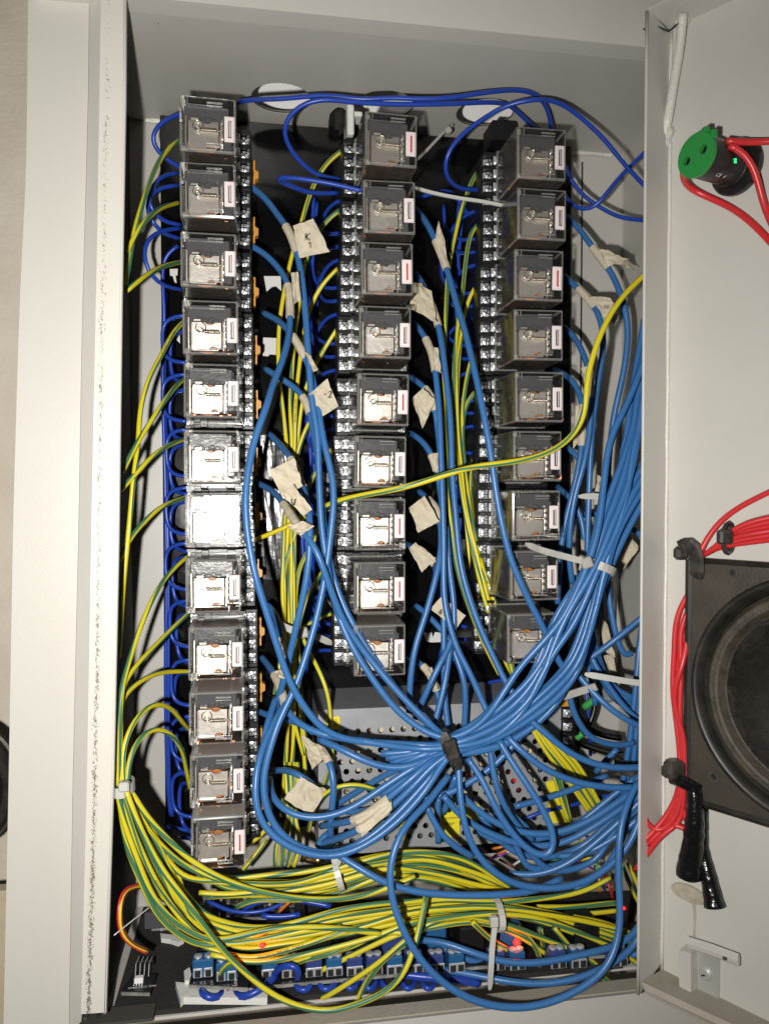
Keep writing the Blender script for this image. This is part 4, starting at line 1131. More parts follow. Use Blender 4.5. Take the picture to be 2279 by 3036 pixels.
# middle -> right gap
DG = [.466, .45, .442, .436, .43, .424, .415]
c1 = bl(dz('1228,618 1255,645 1285,700 1320,785 1350,890 1380,990 1410,1115 1430,1210 1455,1350 1475,1490 1510,1645 1560,1765 1610,1862 1650,1950 1690,2015', [.466, .45, .44, .425, .41, .404, .402, .402, .404, .408]), 0, 'blue cable with thin folded tape sliver, crossing diagonally over the right relay column')
c2 = bl(dz('1230,808 1255,845 1295,950 1310,1025 1325,1150 1335,1250 1340,1400 1350,1525 1365,1675 1400,1800 1440,1900 1495,2015 1540,2090', DG), 0, 'blue cable under the wide tape flag at third middle relay, going down the right gap')
c3 = bl(dz('1225,955 1255,990 1280,1045 1290,1100 1300,1200 1305,1300 1310,1450 1315,1600 1315,1750 1325,1825 1355,1925 1395,2000 1445,2115 1470,2160', DG), 0, 'blue cable with narrow tape sleeve at fourth middle relay, going down the right gap')
c4 = bl(dz('1212,1115 1250,1140 1280,1175 1295,1250 1305,1350 1310,1420', [.466, .45, .446, .45]), 0, 'short blue cable holding a square tape flag at fifth middle relay')
c5 = bl(dz('1212,1282 1245,1300 1270,1330 1287,1365 1302,1430 1312,1520', [.466, .45, .446, .45]), 0, 'short blue cable with small dirty tape wrap at sixth middle relay')
c6 = bl(dz('1240,1455 1270,1480 1300,1520 1308,1600 1300,1675 1265,1810 1230,1920 1215,2025 1212,2112', [.468, .45, .44, .434, .43, .428, .43]), 0, 'blue cable with large octagonal tape flag at seventh middle relay, falling to the power supply')
c7 = bl(dz('1205,1612 1250,1640 1288,1672', [.466, .455, .45]), 0, 'short blue cable with rolled tape flag at eighth middle relay')
c8 = bl(dz('1232,1795 1265,1820 1305,1865 1335,1900 1345,1960', [.468, .455, .448]), 0, 'blue cable under the white paper flag numbered by hand at bottom of the right gap')
c9 = bl(dz('1205,1943 1240,1965 1270,1982 1295,2050 1310,2110', [.468, .455, .45]), 0, 'short blue cable with dirty crumpled tape right of bottom middle relay')
c10 = bl(dz('1322,1560 1332,1690 1345,1790 1342,1890 1300,1975 1265,2050 1230,2130', [.446, .44, .436, .43, .436]), 0, 'blue cable bending left over the power supply below the right gap')
c11 = bl('1345,1860 1330,1950 1318,2030 1300,2100 1283,2160', [.44, .432, .43], 'blue cable in the right gap falling left of its twin to the black tie')
c12 = bl('1313,1700 1315,1875 1317,2050 1328,2160', [.45, .445, .44], 'blue cable hanging nearly straight down in the middle of the right gap')
c13 = bl('1338,1915 1366,1985 1380,2050 1376,2160', [.445, .438, .44], 'blue cable curving right of the straight one above the power supply')
# right of the right column
r1 = bl('1680,642 1719,680 1754,730 1804,795 1829,845 1849,900 1861,975 1855,1060 1838,1150 1820,1230 1805,1350 1800,1465 1798,1600 1803,1750 1820,1860 1838,1928 1858,1955 1872,1935', [.468, .45, .44, .44, .445, .44, .436, .436], 'blue cable with torn tape wing beside second right relay ending in a hook')
r2 = bl('1670,818 1704,845 1764,910 1784,965 1790,1020 1784,1060 1770,1150 1755,1275 1746,1450 1740,1650 1748,1760', [.468, .45, .44, .44, .44, .44, .445], 'blue cable with pen marked tape wing beside third right relay')
r3 = bl('1668,968 1704,1000 1729,1050 1745,1100 1752,1180 1748,1270 1732,1370 1706,1460 1690,1555 1686,1650 1696,1730', [.468, .45, .438, .436, .44, .446], 'blue cable with narrow brownish tape beside fourth right relay')
r4 = bl('1640,1096 1680,1110 1710,1145 1725,1190 1726,1260 1722,1340 1700,1450 1675,1550 1660,1650 1652,1790', [.468, .455, .445, .442, .446, .45], 'blue cable arching out at fifth right relay with tape sleeve below')
r5 = bl('1676,1322 1715,1355 1735,1400', [.468, .46, .46], 'short blue cable stub at sixth right relay')
r6 = bl('1650,1442 1690,1475 1720,1525 1732,1600 1738,1700', [.468, .46, .456, .46], 'blue cable leaving seventh right relay behind the vertical cables')
r7 = bl('1700,1530 1745,1526 1785,1520 1830,1535 1890,1580 1930,1610', [.47, .466, .46], 'blue cable running horizontally behind the diagonal bundle')
for k in range(5):
    bl('%d,1780 %d,1900 %d,2040 %d,2180 %d,2320' % (1918 + 6 * k, 1896 + 7 * k, 1884 + 8 * k, 1868 + 8 * k, 1846 + 13 * k), [.44 + .003 * (k % 2), .436, .436 + .004 * (k % 2)], 'blue cable in the upright bunch along the door edge, %s from the left' % ORD[k].replace('top', 'first'), group='blue cables upright along the door edge')
r8 = bl('1940,1800 1902,1832 1825,1895 1765,1940 1700,1985', [.425, .43, .44], 'blue cable slanting from the door edge down to the left')
r9 = bl('1695,1978 1750,2045 1825,2115 1915,2163 1950,2175', [.42, .405, .405], 'upper blue cable sweeping from the bundle to the door edge')
r10 = bl('1732,1895 1765,1975 1825,2065 1870,2120 1915,2150', [.44, .43, .425], 'blue cable running steeply behind the white tie to the door edge')
r11 = bl('1680,2005 1690,2080 1715,2145 1760,2195 1845,2212 1880,2200', [.43, .43, .435], 'blue cable drooping right of the power supply terminals')
r12 = bl('1725,1880 1740,1950 1755,2030 1765,2090', [.45, .45], 'blue cable dropping behind the clipped white tie'); r13 = bl('1830,2220 1795,2255 1765,2290', [.445, .45], 'short blue cable behind the upright bunch')
# lower sweeps
L = {}
def low(k, s, d, lb): L[k] = bl(s, d, lb)
low(1, '1540,2100 1565,2130 1625,2182 1700,2240 1800,2275 1910,2275 1960,2265', [.402, .396, .394, .398], 'blue cable sweeping right from under the bundle, first above the yellow strands')
low(2, '1500,2180 1525,2208 1600,2272 1700,2317 1800,2335 1912,2335 1960,2328', [.402, .394, .392, .396], 'blue cable sweeping right from under the bundle, second')
low(3, '1385,2248 1430,2312 1460,2380 1510,2462 1565,2522 1605,2545 1636,2536 1643,2480 1616,2415 1575,2345 1525,2272 1478,2195', [.40, .392, .386, .382, .384, .390, .40], 'blue cable dropping in a narrow hairpin loop before the power supply')
low(4, '1450,2195 1460,2282 1480,2360 1525,2440 1580,2492', [.41, .405, .41], 'blue cable behind the hairpin loop')
low(5, '1360,2350 1410,2400 1480,2445 1550,2470 1650,2471 1750,2432 1825,2382 1900,2330 1950,2290', [.405, .40, .396, .398], 'upper blue cable of the three deep curves at lower right')
low(6, '1312,2358 1380,2432 1475,2482 1575,2510 1675,2497 1775,2442 1850,2390 1915,2345 1960,2305', [.41, .405, .400, .402], 'middle blue cable of the three deep curves at lower right')
low(7, '1358,2245 1360,2310 1366,2385 1380,2457 1410,2530 1475,2595 1550,2628 1650,2634 1750,2608 1845,2532 1888,2455 1905,2390 1930,2330', [.40, .392, .388, .386, .390, .396], 'blue cable in a wide bowl shaped curve just above the lower yellow bundle')
low(8, '1510,2590 1560,2596 1620,2588 1700,2550 1800,2468 1875,2398 1920,2352 1960,2320', [.42, .41, .404], 'blue cable rising from behind the bowl curve to the door edge')
low(9, '1330,2300 1290,2350 1262,2390 1215,2430 1180,2485 1157,2555 1155,2630 1175,2710 1210,2790 1265,2870 1340,2935 1425,2975 1525,2990 1625,2975 1725,2930 1797,2870 1830,2790 1838,2705 1832,2580 1838,2460 1858,2385 1890,2320', [.404, .394, .384, .378, .372, .368, .366, .368, .374, .382, .392], 'blue cable in the huge round loop hanging in front of the bottom lip')
low(10, '985,2525 1020,2547 1060,2572 1100,2597 1175,2631 1275,2650 1400,2656 1525,2650 1600,2636 1665,2605', [.40, .392, .388, .388, .394], 'blue cable running nearly level over the yellow bundles')
low(11, '1245,2788 1315,2795 1400,2826 1500,2853 1600,2855 1725,2831 1825,2805 1880,2770 1910,2720 1935,2660', [.41, .396, .39, .392, .40], 'blue cable across the huge loop, upper of the pair near the bottom lip')
low(12, '1310,2876 1400,2890 1500,2910 1600,2918 1700,2905 1800,2865 1872,2815 1903,2750 1912,2640 1920,2540', [.41, .394, .388, .394, .402], 'blue cable across the huge loop, lower of the pair near the bottom lip')
low(13, '1305,2806 1360,2840 1440,2858 1500,2862', [.42, .41, .42], 'short blue cable peeping under the level pair at lower right'); low(14, '1150,2845 1200,2870 1300,2888 1370,2894', [.42, .41, .412], 'short blue cable left end of the lower pair near the terminal row')
low(15, '1262,2385 1285,2437 1315,2482 1365,2522 1400,2540', [.41, .406, .41], 'blue cable diving left of the bowl curve to the arched bundle')
low(16, '1525,2392 1625,2366 1725,2330 1800,2300', [.43, .43], 'blue cable crossing the right yellow sticker'); low(17, '1300,2360 1295,2430 1300,2500', [.43, .43], 'blue cable hanging down over the left yellow sticker')
low(18, '1315,2410 1330,2370 1350,2300', [.425, .415], 'short blue cable bit left of the bowl curve'); low(19, '1650,2538 1700,2540 1760,2520 1840,2470 1900,2420', [.425, .415, .41], 'blue cable partly hidden behind the lowest right curves')
low(20, '1700,2640 1780,2590 1830,2520 1860,2440', [.42, .415], 'shadowed blue cable behind the right ends of the curves'); low(21, '1870,2830 1895,2840 1925,2800', [.405, .40], 'blue cable bit in the bottom right corner')
low(22, '1905,2420 1915,2540 1925,2700 1930,2800', [.42, .42], 'dark blue shaded cable tight along the door edge')

rz = random.Random(33)
for k in range(5):   # deep part of the tangle at lower right
    x0, y0 = rz.uniform(1400, 1520), rz.uniform(2330, 2460); yb = rz.uniform(2440, 2610); xm = rz.uniform(1540, 1640); d = rz.uniform(.405, .43)
    bl('%.0f,%.0f %.0f,%.0f %.0f,%.0f %.0f,%.0f %.0f,%.0f 1950,%.0f' % (x0, y0, x0 + 70, (y0 + yb) / 2 + 25, xm, yb, xm + 130, yb - 32, 1830, yb - 110 - rz.uniform(0, 40), yb - 220 - rz.uniform(0, 60)), [d, d - .004, d - .004, .41], 'blue cable deep in the lower right tangle', group='blue cables deep in the lower right tangle')
for k in range(5):
    x0 = rz.uniform(1690, 1790); y0 = rz.uniform(1700, 1860)
    bl('%.0f,%.0f %.0f,%.0f %.0f,%.0f %.0f,%.0f 1945,%.0f' % (x0, y0, x0 + 12, y0 + 120, x0 + 45, y0 + 240, x0 + 105, y0 + 340, y0 + 395), [.455, .45, .445, .44], 'blue cable hanging behind the door side of the bundle', group='blue cables hanging behind the door side of the bundle')

# ---- masking tape flags on the cables
flag(b1, [(870, 662), (928, 648), (978, 745), (890, 765)], [.428, .421, .424, .430], ((853, 672), (878, 758)), 1, 'K1', (912, 722), 34, rot_ := .0022) if False else None
def fl(*a, **k): return flag(*a, **k)
fl(b1, [(868, 668), (927, 648), (978, 745), (888, 765)], [.426, .420, .422, .428], ((852, 672), (880, 755)), 1, 'K', (905, 712), 20)
write('1', P(915, 736, .4175), .0032, M['ink'], bpy.data.objects['tape_flag'], rot=.2, hand=True)
fl(b2, [(862, 808), (884, 805), (893, 890), (872, 900)], [.425, .421, .42, .425], ((852, 842), (862, 935)), 2)
fl(b3, [(900, 1040), (918, 1050), (944, 1095), (930, 1103)], [.42, .42, .418, .42], ((870, 998), (905, 1070)), 3)
fl(b4, [(915, 1170), (970, 1122), (1003, 1205), (955, 1235)], [.422, .416, .418, .424], ((898, 1168), (920, 1230)), 4, '-2', (958, 1178), 18)
fl(b5, [(797, 1395), (872, 1358), (898, 1440), (838, 1475)], [.405, .400, .402, .408], ((858, 1360), (893, 1440)), 5)
fl(b6, [(838, 1470), (868, 1435), (925, 1510), (900, 1530)], [.398, .397, .396, .399], ((840, 1488), (905, 1590)), 6, 'V', (862, 1500), 19)
write('0', P(880, 1525, .3925), .0030, M['ink'], WIRES[-1][0], rot=.0, hand=True) if False else None
fl(b6, [(850, 1560), (900, 1545), (932, 1560), (890, 1588)], [.404, .402, .402, .406], None, 7)
fl(b7, [(828, 1902), (850, 1898), (854, 1950), (835, 1955)], .440, ((832, 1900), (840, 1950)), 8)
fl(b8, [(815, 1990), (850, 1985), (874, 2018), (830, 2010)], [.418, .416, .42, .42], ((812, 2000), (845, 2092)), 9)
fl(b13, [(893, 2180), (952, 2212), (968, 2240), (925, 2285)], [.428, .424, .424, .430], ((945, 2215), (975, 2255)), 10)
fl(b12b, [(892, 2305), (968, 2345), (920, 2418), (842, 2370)], [.425, .425, .42, .42], None, 11, amp=.002)
fl(b14, [(1052, 2420), (1150, 2372), (1162, 2392), (1056, 2448)], [.394, .391, .391, .394], ((1050, 2436), (1150, 2370)), 12, amp=.0006)
fl(b15, [(1062, 2445), (1160, 2378), (1162, 2402), (1072, 2482)], [.392, .389, .389, .392], ((1060, 2465), (1150, 2400)), 13, amp=.0006)
fl(c1, [(1298, 655), (1312, 690), (1330, 780), (1288, 720)], [.43, .427, .424, .430], ((1290, 712), (1326, 800)), 14)
fl(c2, [(1222, 830), (1280, 862), (1295, 955), (1200, 905)], [.452, .446, .440, .452], ((1270, 880), (1300, 968)), 15, amp=.0025)
fl(c3, [(1285, 1028), (1298, 1030), (1308, 1108), (1285, 1095)], .442, ((1256, 1000), (1290, 1098)), 16)
fl(c4, [(1220, 1180), (1254, 1150), (1290, 1185), (1252, 1270)], [.446, .44, .44, .444], ((1262, 1152), (1290, 1215)), 17)
fl(c5, [(1280, 1345), (1297, 1342), (1299, 1402), (1288, 1400)], .445, ((1278, 1345), (1292, 1395)), 18)
fl(c6, [(1212, 1505), (1258, 1470), (1302, 1545), (1240, 1580)], [.44, .434, .432, .438], ((1270, 1480), (1304, 1545)), 19)
fl(c7, [(1212, 1625), (1232, 1608), (1292, 1655), (1250, 1697)], [.452, .448, .446, .45], ((1230, 1625), (1285, 1668)), 20)
fl(c8, [(1308, 1770), (1380, 1825), (1352, 1865), (1275, 1805)], [.440, .436, .438, .442], None, 21, '49', (1297, 1822), 17, amp=.0008, trot=-.3)
fl(c9, [(1262, 1990), (1280, 1978), (1298, 2040), (1285, 2052)], .447, ((1256, 1974), (1296, 2052)), 22)
fl(r1, [(1772, 738), (1800, 740), (1862, 768), (1800, 790)], [.438, .436, .438, .440], ((1756, 730), (1800, 795)), 23)
fl(r1, [(1818, 778), (1862, 768), (1882, 800), (1852, 792)], [.442, .442, .450, .446], None, 24)
fl(r2, [(1745, 878), (1802, 880), (1828, 915), (1795, 945)], [.44, .438, .44, .444], ((1712, 850), (1764, 912)), 25, '02', (1790, 914), 11)
fl(r2, [(1795, 935), (1826, 915), (1832, 950), (1818, 962)], [.444, .442, .448, .448], None, 26)
fl(r3, [(1722, 1090), (1744, 1085), (1754, 1180), (1740, 1178)], .440, ((1742, 1095), (1752, 1185)), 27)
fl(r4, [(1706, 1202), (1722, 1205), (1718, 1300), (1700, 1330)], .444, ((1725, 1200), (1722, 1320)), 28)
fl(r2, [(1768, 1405), (1790, 1420), (1798, 1500), (1760, 1495)], [.45, .448, .45, .452], None, 29, '80', (1768, 1438), 11)
fl(r6, [(1722, 1600), (1732, 1602), (1735, 1700), (1716, 1690)], .456, None, 30)
fl(r8, [(1856, 1568), (1892, 1620), (1850, 1690), (1816, 1690)], [.45, .448, .446, .45], None, 31)
fl(r12, [(1780, 1830), (1800, 1850), (1822, 1950), (1790, 1930)], [.46, .458, .456, .46], None, 32)
fl(r10, [(1790, 1945), (1812, 1940), (1840, 2040), (1822, 2046)], .455, None, 33)

# ---- cable ties
def tie_ring(mb, a, b, d, w, depth, th=.0011, n=20, lift=.0):
    """band round a bundle: a, b = picture ends across the bundle at depth d; w width; depth = half depth of the bundle"""
    A, B = P(a[0], a[1], d), P(b[0], b[1], d); c = (A + B) / 2; ax = (B - A) / 2
    t = ax.cross(Vector((0, 1, 0))).normalized()
    pts = [c + ax * (math.cos(k * 2 * math.pi / n) * 1.04) + Vector((0, depth * math.sin(k * 2 * math.pi / n), 0)) for k in range(n)]
    vs = []; fs = []
    for k in range(n):
        nrm = (pts[k] - c).normalized()
        for (s, o_) in ((-1, 0), (1, 0), (1, 1), (-1, 1)): vs.append(pts[k] + t * (s * w / 2) + nrm * (o_ * th))
    for k in range(n):
        j = (k + 1) % n
        for e in range(4): fs.append((k * 4 + e, k * 4 + (e + 1) % 4, j * 4 + (e + 1) % 4, j * 4 + e))
    mb.add(vs, fs)
def strap(mb, s, d, w, th=.0011, side=None):
    pts = smooth(parse(s, d), .002, 3); n = len(pts); vs = []; fs = []
    for i, q in enumerate(pts):
        t = (pts[min(i + 1, n - 1)] - pts[max(i - 1, 0)]).normalized()
        sd = t.cross(Vector((0, 1, 0)) if side is None else Vector(side)).normalized()
        nn = t.cross(sd)
        ww = w * (.45 if i == 0 else .8 if i == 1 else 1)
        for (a, b) in ((-1, 0), (1, 0), (1, 1), (-1, 1)): vs.append(q + sd * (a * ww / 2) + nn * (b * th))
    for i in range(n - 1):
        for e in range(4): fs.append((i * 4 + e, i * 4 + (e + 1) % 4, (i + 1) * 4 + (e + 1) % 4, (i + 1) * 4 + e))
    fs += [(3, 2, 1, 0), tuple((n - 1) * 4 + k for k in range(4))]
    mb.add(vs, fs)
def tie(label, band=None, tail=None, head=None, m='tie', group=None):
    o = None; loc = None
    parts = []
    if band:
        mb = MB(); tie_ring(mb, *band); parts.append(('tie_band', mb))
        loc = (P(band[0][0], band[0][1], band[2]) + P(band[1][0], band[1][1], band[2])) / 2
    if tail:
        mb = MB(); strap(mb, *tail); parts.append(('tie_tail', mb))
        if loc is None: loc = parse(tail[0], tail[1])[0]
    if head:
        mb = MB(); mb.box(P(head[0], head[1], head[2]), (head[3], .0045, head[4]), bev=.0008, rot=Matrix.Rotation(-math.radians(head[5]), 3, 'Y')); parts.append(('tie_head', mb))
    e = empty('cable_tie', loc, label, 'cable tie', group)
    for nm, mb in parts: build(mb, nm, M[m], e)
    return e
tie('grey dirty cable tie with long loose tail round the thick diagonal blue bundle', ((1737, 1664), (1810, 1696), .3985, .0044, .0105), ('1556,1612 1600,1630 1665,1648 1736,1666', [.385, .388, .389, .388], .0034), (1738, 1668, .388, .006, .0060, 20), 'tie_dirty')
tie('black cable tie pinching the blue cables below the middle relays', ((1318, 2172), (1350, 2272), .4025, .0042, .0125), ('1314,2172 1322,2200 1330,2228', [.389, .387, .388], .0060), (1336, 2222, .387, .0068, .0105, 15), 'tie_black')
tie('white cable tie clamping the yellow green bundle by the left lip', ((337, 2336), (392, 2330), .4015, .0050, .0085), None, (368, 2332, .3925, .0052, .0048, 0))
tie('white cable tie standing on the arched bundle with short upright tail', ((990, 2548), (1012, 2628), .424, .0033, .010), ('986,2548 996,2552 1008,2556', [.412, .411, .412], .0034), None)
tie('white cable tie with long tail hanging over the bottom lip edge', ((1472, 2672), (1466, 2745), .4055, .0034, .012), ('1450,2932 1454,2870 1458,2800 1466,2740', [.391, .389, .391, .393], .0029), (1464, 2732, .392, .0046, .0056, 0))
tie('white cable tie tail pointing left above the diagonal bundle', None, ('1713,1472 1740,1471 1780,1472 1815,1473', [.43, .43], .0036))
tie('white ribbed cable tie sticking out from the door edge', None, ('1732,1998 1780,2006 1850,2018 1935,2030', [.408, .405, .405], .0034))
tie('grey cable tie tail lying under the diagonal bundle at its lower right', None, ('1640,2072 1690,2058 1740,2042 1768,2034', [.42, .415, .41], .0042), None, 'tie_dirty')
tie('white cable tie stretched from the ceiling hole to the first middle relay', None, ('1232,478 1270,440 1315,392 1340,372', [.47, .478, .485], .0017), (1328, 386, .478, .0038, .0044, 40), 'tie_dirty')
tie('white cable tie stretched between second middle relay and right column', None, ('1225,556 1280,572 1360,588 1430,598 1500,612', [.45, .445, .44, .44], .0019))
tie('translucent cable tie crossing the left gap above the bottom middle relay', None, ('985,1908 940,1888 895,1876 850,1862 830,1852', [.46, .455, .455], .0040), (895, 1876, .452, .007, .006, 10), 'tie_dirty')
tie('black cable tie round the upright bunch by the door edge', ((1830, 2268), (1915, 2270), .437, .009, .008), None, None, 'tie_black')
# ================================================================== power supply
ZS = .457
pl, pr = P(945, 2120, ZS).x, P(1668, 2080, ZS).x
ptz, pbz = P(1300, 2092, ZS).z, P(1250, 2516, ZS).z
psu = empty('power_supply', ((pl + pr) / 2, ZP, pbz), 'galvanised power supply with perforated cover behind the blue cables', 'power supply')
HP, HR = .0070, .00185
def perf(mb, x0, x1, z0, z1, y, th=.0008):
    """perforated front: staggered rows, flat margins"""
    rows = int((z1 - z0 - .014) / (HP * .866)); top = z1 - .0105
    rh = HP * .866
    def rect(a, b, c, d):
        if b - a > 1e-6 and d - c > 1e-6: mb.slab([(a, y, c), (b, y, c), (b, y, d), (a, y, d)], (0, th, 0))
    rect(x0, x1, top, z1)
    bot = top - rows * rh; rect(x0, x1, z0, bot)
    n = 10
    for r in range(rows):
        za, zb = top - (r + 1) * rh, top - r * rh; zc = (za + zb) / 2
        off = (HP / 2 if r % 2 else 0); a = x0 + .006 + off
        k = int((x1 - .006 - a) / HP)
        rect(x0, a, za, zb); rect(a + k * HP, x1, za, zb)
        for i in range(k):
            l, rgt = a + i * HP, a + (i + 1) * HP; xc = (l + rgt) / 2
            inn = []; out = []
            for t in range(n * 2):
                an = t * math.pi / n; ca, sa = math.cos(an), math.sin(an)
                inn.append((xc + HR * ca, y, zc + HR * sa))
                s = min((HP / 2) / max(1e-6, abs(ca)), (rh / 2) / max(1e-6, abs(sa)))
                out.append((xc + s * ca, y, zc + s * sa))
            N = 2 * n
            back = [(q[0], y + th, q[2]) for q in inn]
            fs = []
            for t in range(N):
                j = (t + 1) % N
                fs += [(t, N + t, N + j, t) if False else (t, N + t, N + j, j), (t, j, 2 * N + j, 2 * N + t)]
            mb.add(inn + out + back, fs)
            for (cx_, cz_) in ((l, za), (rgt, za), (rgt, zb), (l, zb)):
                near = sorted(out, key=lambda q: (q[0] - cx_) ** 2 + (q[2] - cz_) ** 2)[:2]
                if abs(near[0][0] - near[1][0]) > 1e-7 and abs(near[0][2] - near[1][2]) > 1e-7:
                    mb.add([near[0], (cx_, y, cz_), near[1]], [(0, 1, 2)])
mb = MB(); perf(mb, pl, pr, pbz, ptz, ZS); build(mb, 'perforated_cover', M['galv'], psu)
mb = MB(); th = .001
mb.box(((pl + pr) / 2, (ZS + ZP) / 2, ptz - th / 2 + .0003), (pr - pl, ZP - ZS - .0004, th)); mb.box(((pl + pr) / 2, (ZS + ZP) / 2, pbz + th / 2 - .0003), (pr - pl, ZP - ZS - .0004, th))
mb.box((pl + th / 2 - .0003, (ZS + ZP) / 2, (ptz + pbz) / 2), (th, ZP - ZS - .0004, ptz - pbz)); mb.box((pr - th / 2 + .0003, (ZS + ZP) / 2, (ptz + pbz) / 2), (th, ZP - ZS - .0004, ptz - pbz))
build(mb, 'case', M['galv'], psu)
mb = MB(); mb.box(((pl + pr) / 2, ZP - .003, (ptz + pbz) / 2), (pr - pl - .004, .002, ptz - pbz - .004)); build(mb, 'circuit_board', M['psu_in'], psu)
rp = random.Random(4)
for nm, mt, cnt in (('cream_component', 'cream', 150), ('green_component', 'green', 5), ('red_component', 'redbit', 1), ('black_component', 'black', 26)):
    mb = MB()
    for k in range(cnt):
        s = (rp.uniform(.004, .012), rp.uniform(.014, .038), rp.uniform(.004, .012))
        mb.box((rp.uniform(pl + .012, pr - .012), ZP - .004 - s[1] / 2, rp.uniform(pbz + .010, ptz - .014)), s, bev=.0005)
    o = build(mb, nm, M[mt], psu); o['kind'] = 'stuff'
# terminal strip on the right side
mb = MB(); a = P(1672, 2090, .452); b = P(1702, 2360, .452)
mb.box(((a.x + b.x) / 2, .478, (a.z + b.z) / 2), (b.x - a.x, .045, a.z - b.z), bev=.0006)
for k in range(7): mb.box(((a.x + b.x) / 2, .4535, a.z - .002 - k * .0085), (b.x - a.x + .001, .006, .0014))
build(mb, 'terminal_block', M['black'], psu)
for k in range(6):
    c = link('terminal_screw', SC, psu); c.location = Vector(((a.x + b.x) / 2, .4540, a.z - .0062 - k * .0085)) - psu.location
    link('screw_slot', SS, c, None, (0, rp.uniform(0, 1.5), 0))
mb = MB(); mb.box(P(1674, 2082, .4515), (.0060, .004, .0050), bev=.0005); build(mb, 'terminal_cap', M['clip'], psu)
def sticker(pts, label=None, d=ZS - .0007, lines=()):
    mb = MB(); mb.slab([P(x, y, d) for x, y in pts], (0, .0005, 0)); s = build(mb, 'warning_sticker', M['sticker'], psu)
    if label: s['label'] = label
    for (t, x, y, sz) in lines: write(t, P(x, y, d - .0002), sz, M['ink'], s, name='print')
    return s
sticker([(1292, 2398), (1375, 2388), (1378, 2420), (1362, 2425), (1362, 2482), (1290, 2486)], 'yellow sticker with danger text', lines=[('230V AC', 1312, 2412, .0026), ('is powered', 1310, 2431, .0026), ('voltage', 1312, 2447, .0026)])
sticker([(1380, 2390), (1420, 2384), (1425, 2430), (1385, 2440)])
sticker([(1618, 2318), (1682, 2312), (1690, 2438), (1632, 2442)], 'yellow sticker at the right end of the cover')
sticker([(965, 2128), (1006, 2124), (1008, 2162), (967, 2166)], 'small ruled yellow label', lines=[('CE  2', 970, 2142, .0026), ('18  7', 970, 2158, .0026)])
sticker([(1186, 2410), (1200, 2408), (1202, 2490), (1190, 2490)])
mb = MB(); q = P(1450, 2505, .462); mb.box((( pl + pr) / 2, .470, pbz - .006), (pr - pl, .02, .004)); build(mb, 'mounting_foot', M['black'], psu)

# black cables / loose bits right of the supply
wire('black_cable', parse('1700,2100 1730,2150 1780,2180 1840,2188', [.48, .475, .47]), .0022, 'blackw', 'black cable curving beside the power supply terminals', n=8)
wire('black_cable', parse('1705,2200 1750,2215 1800,2230 1850,2240', [.48, .475, .47]), .0024, 'blackw', 'second black cable just below the curved one beside the supply', n=8)
wire('black_cable', parse('1748,2050 1770,2090 1752,2130 1742,2160', [.485, .48, .48]), .0018, 'blackw', 'thin black cable standing right of the supply terminals', n=8)
wire('dark_blue_wire', parse('1735,2035 1742,2100 1748,2180 1750,2240', [.485, .48, .485]), RN, 'navy', 'dark blue wire hanging straight beside the power supply terminals')
wire('dark_blue_wire', parse('1555,2430 1600,2408 1660,2396 1725,2380', [.447, .445, .45]), RN, 'navy', 'dark blue wire across the lower right part of the supply')
wire('dark_blue_wire', parse('1740,2370 1790,2362 1850,2352 1890,2340', [.46, .455]), RN, 'navy', 'dark blue wire running right under the second sweeping cable')
wire('green_wire', parse('1730,2098 1750,2082 1768,2072', [.47, .465]), .0024, 'greenw', 'thin green cable stub right of the supply'); wire('green_wire', parse('1708,2190 1718,2182 1726,2176', [.47, .468]), .0020, 'greenw', 'second shorter green stub below the first')
# ================================================================== circuit boards on the floor
zt2 = zf + .0006
def brd(name, label, cat, corners, h=.010, m='pcb', th=.0016):
    """board lying at height h above the floor sheet: picture corners"""
    z = zf + h
    pts = [PZ(x, y, z) for x, y in corners]
    pts = [Vector((q.x, max(q.y, .4075), z)) for q in pts]
    c = sum(pts, Vector()) / len(pts)
    e = empty(name, (c.x, c.y, zf), label, cat)
    mb = MB(); mb.slab(pts, (0, 0, -th)); build(mb, 'board', M[m], e)
    mb = MB(); p0, p1 = pts[-1], pts[-2]
    mb.slab([p0 + Vector((0, -.0003, -.0001)), p1 + Vector((0, -.0003, -.0001)), p1 + Vector((0, -.0003, -th)), p0 + Vector((0, -.0003, -th))], (0, -.0008, 0)); build(mb, 'board_edge', M['pcb_edge'], e)
    return e, z, pts
# sensor module at the left
e, z, pts = brd('sensor_module', 'small dark sensor module with white chip lying on the foam at bottom left', 'circuit module', [(395, 2885), (464, 2888), (445, 2942), (360, 2940)], .006)
mb = MB(); mb.box(PZ(412, 2905, z + .002), (.0048, .0034, .0030), bev=.0004); build(mb, 'chip', M['silk'], e)
mb = MB()
for k in range(4): mb.box(PZ(397 + k * 8, 2920, z + .0005), (.0006, .0016, .0006))
build(mb, 'chip_pin', M['chrome'], e)
mb = MB()
for k in range(4):
    q = PZ(404 + 13 * k, 2872, z + .003); mb.tube([q + Vector((0, -.004, -.002)), q + Vector((0, -.001, .003)), q + Vector((.001, .004, .004))], .00025, 6)
build(mb, 'header_pin', M['chrome'], e)
mb = MB(); q = PZ(428, 2868, z + .001); mb.box(q + Vector((0, .003, .001)), (.0095, .003, .0030), bev=.0003); build(mb, 'header', M['black'], e)
write('GND VCC DIN', PZ(378, 2934, z + .0003), .0022, M['silk'], e, ax=(1, 0, 0), ay=(.12, .99, 0), name='print')
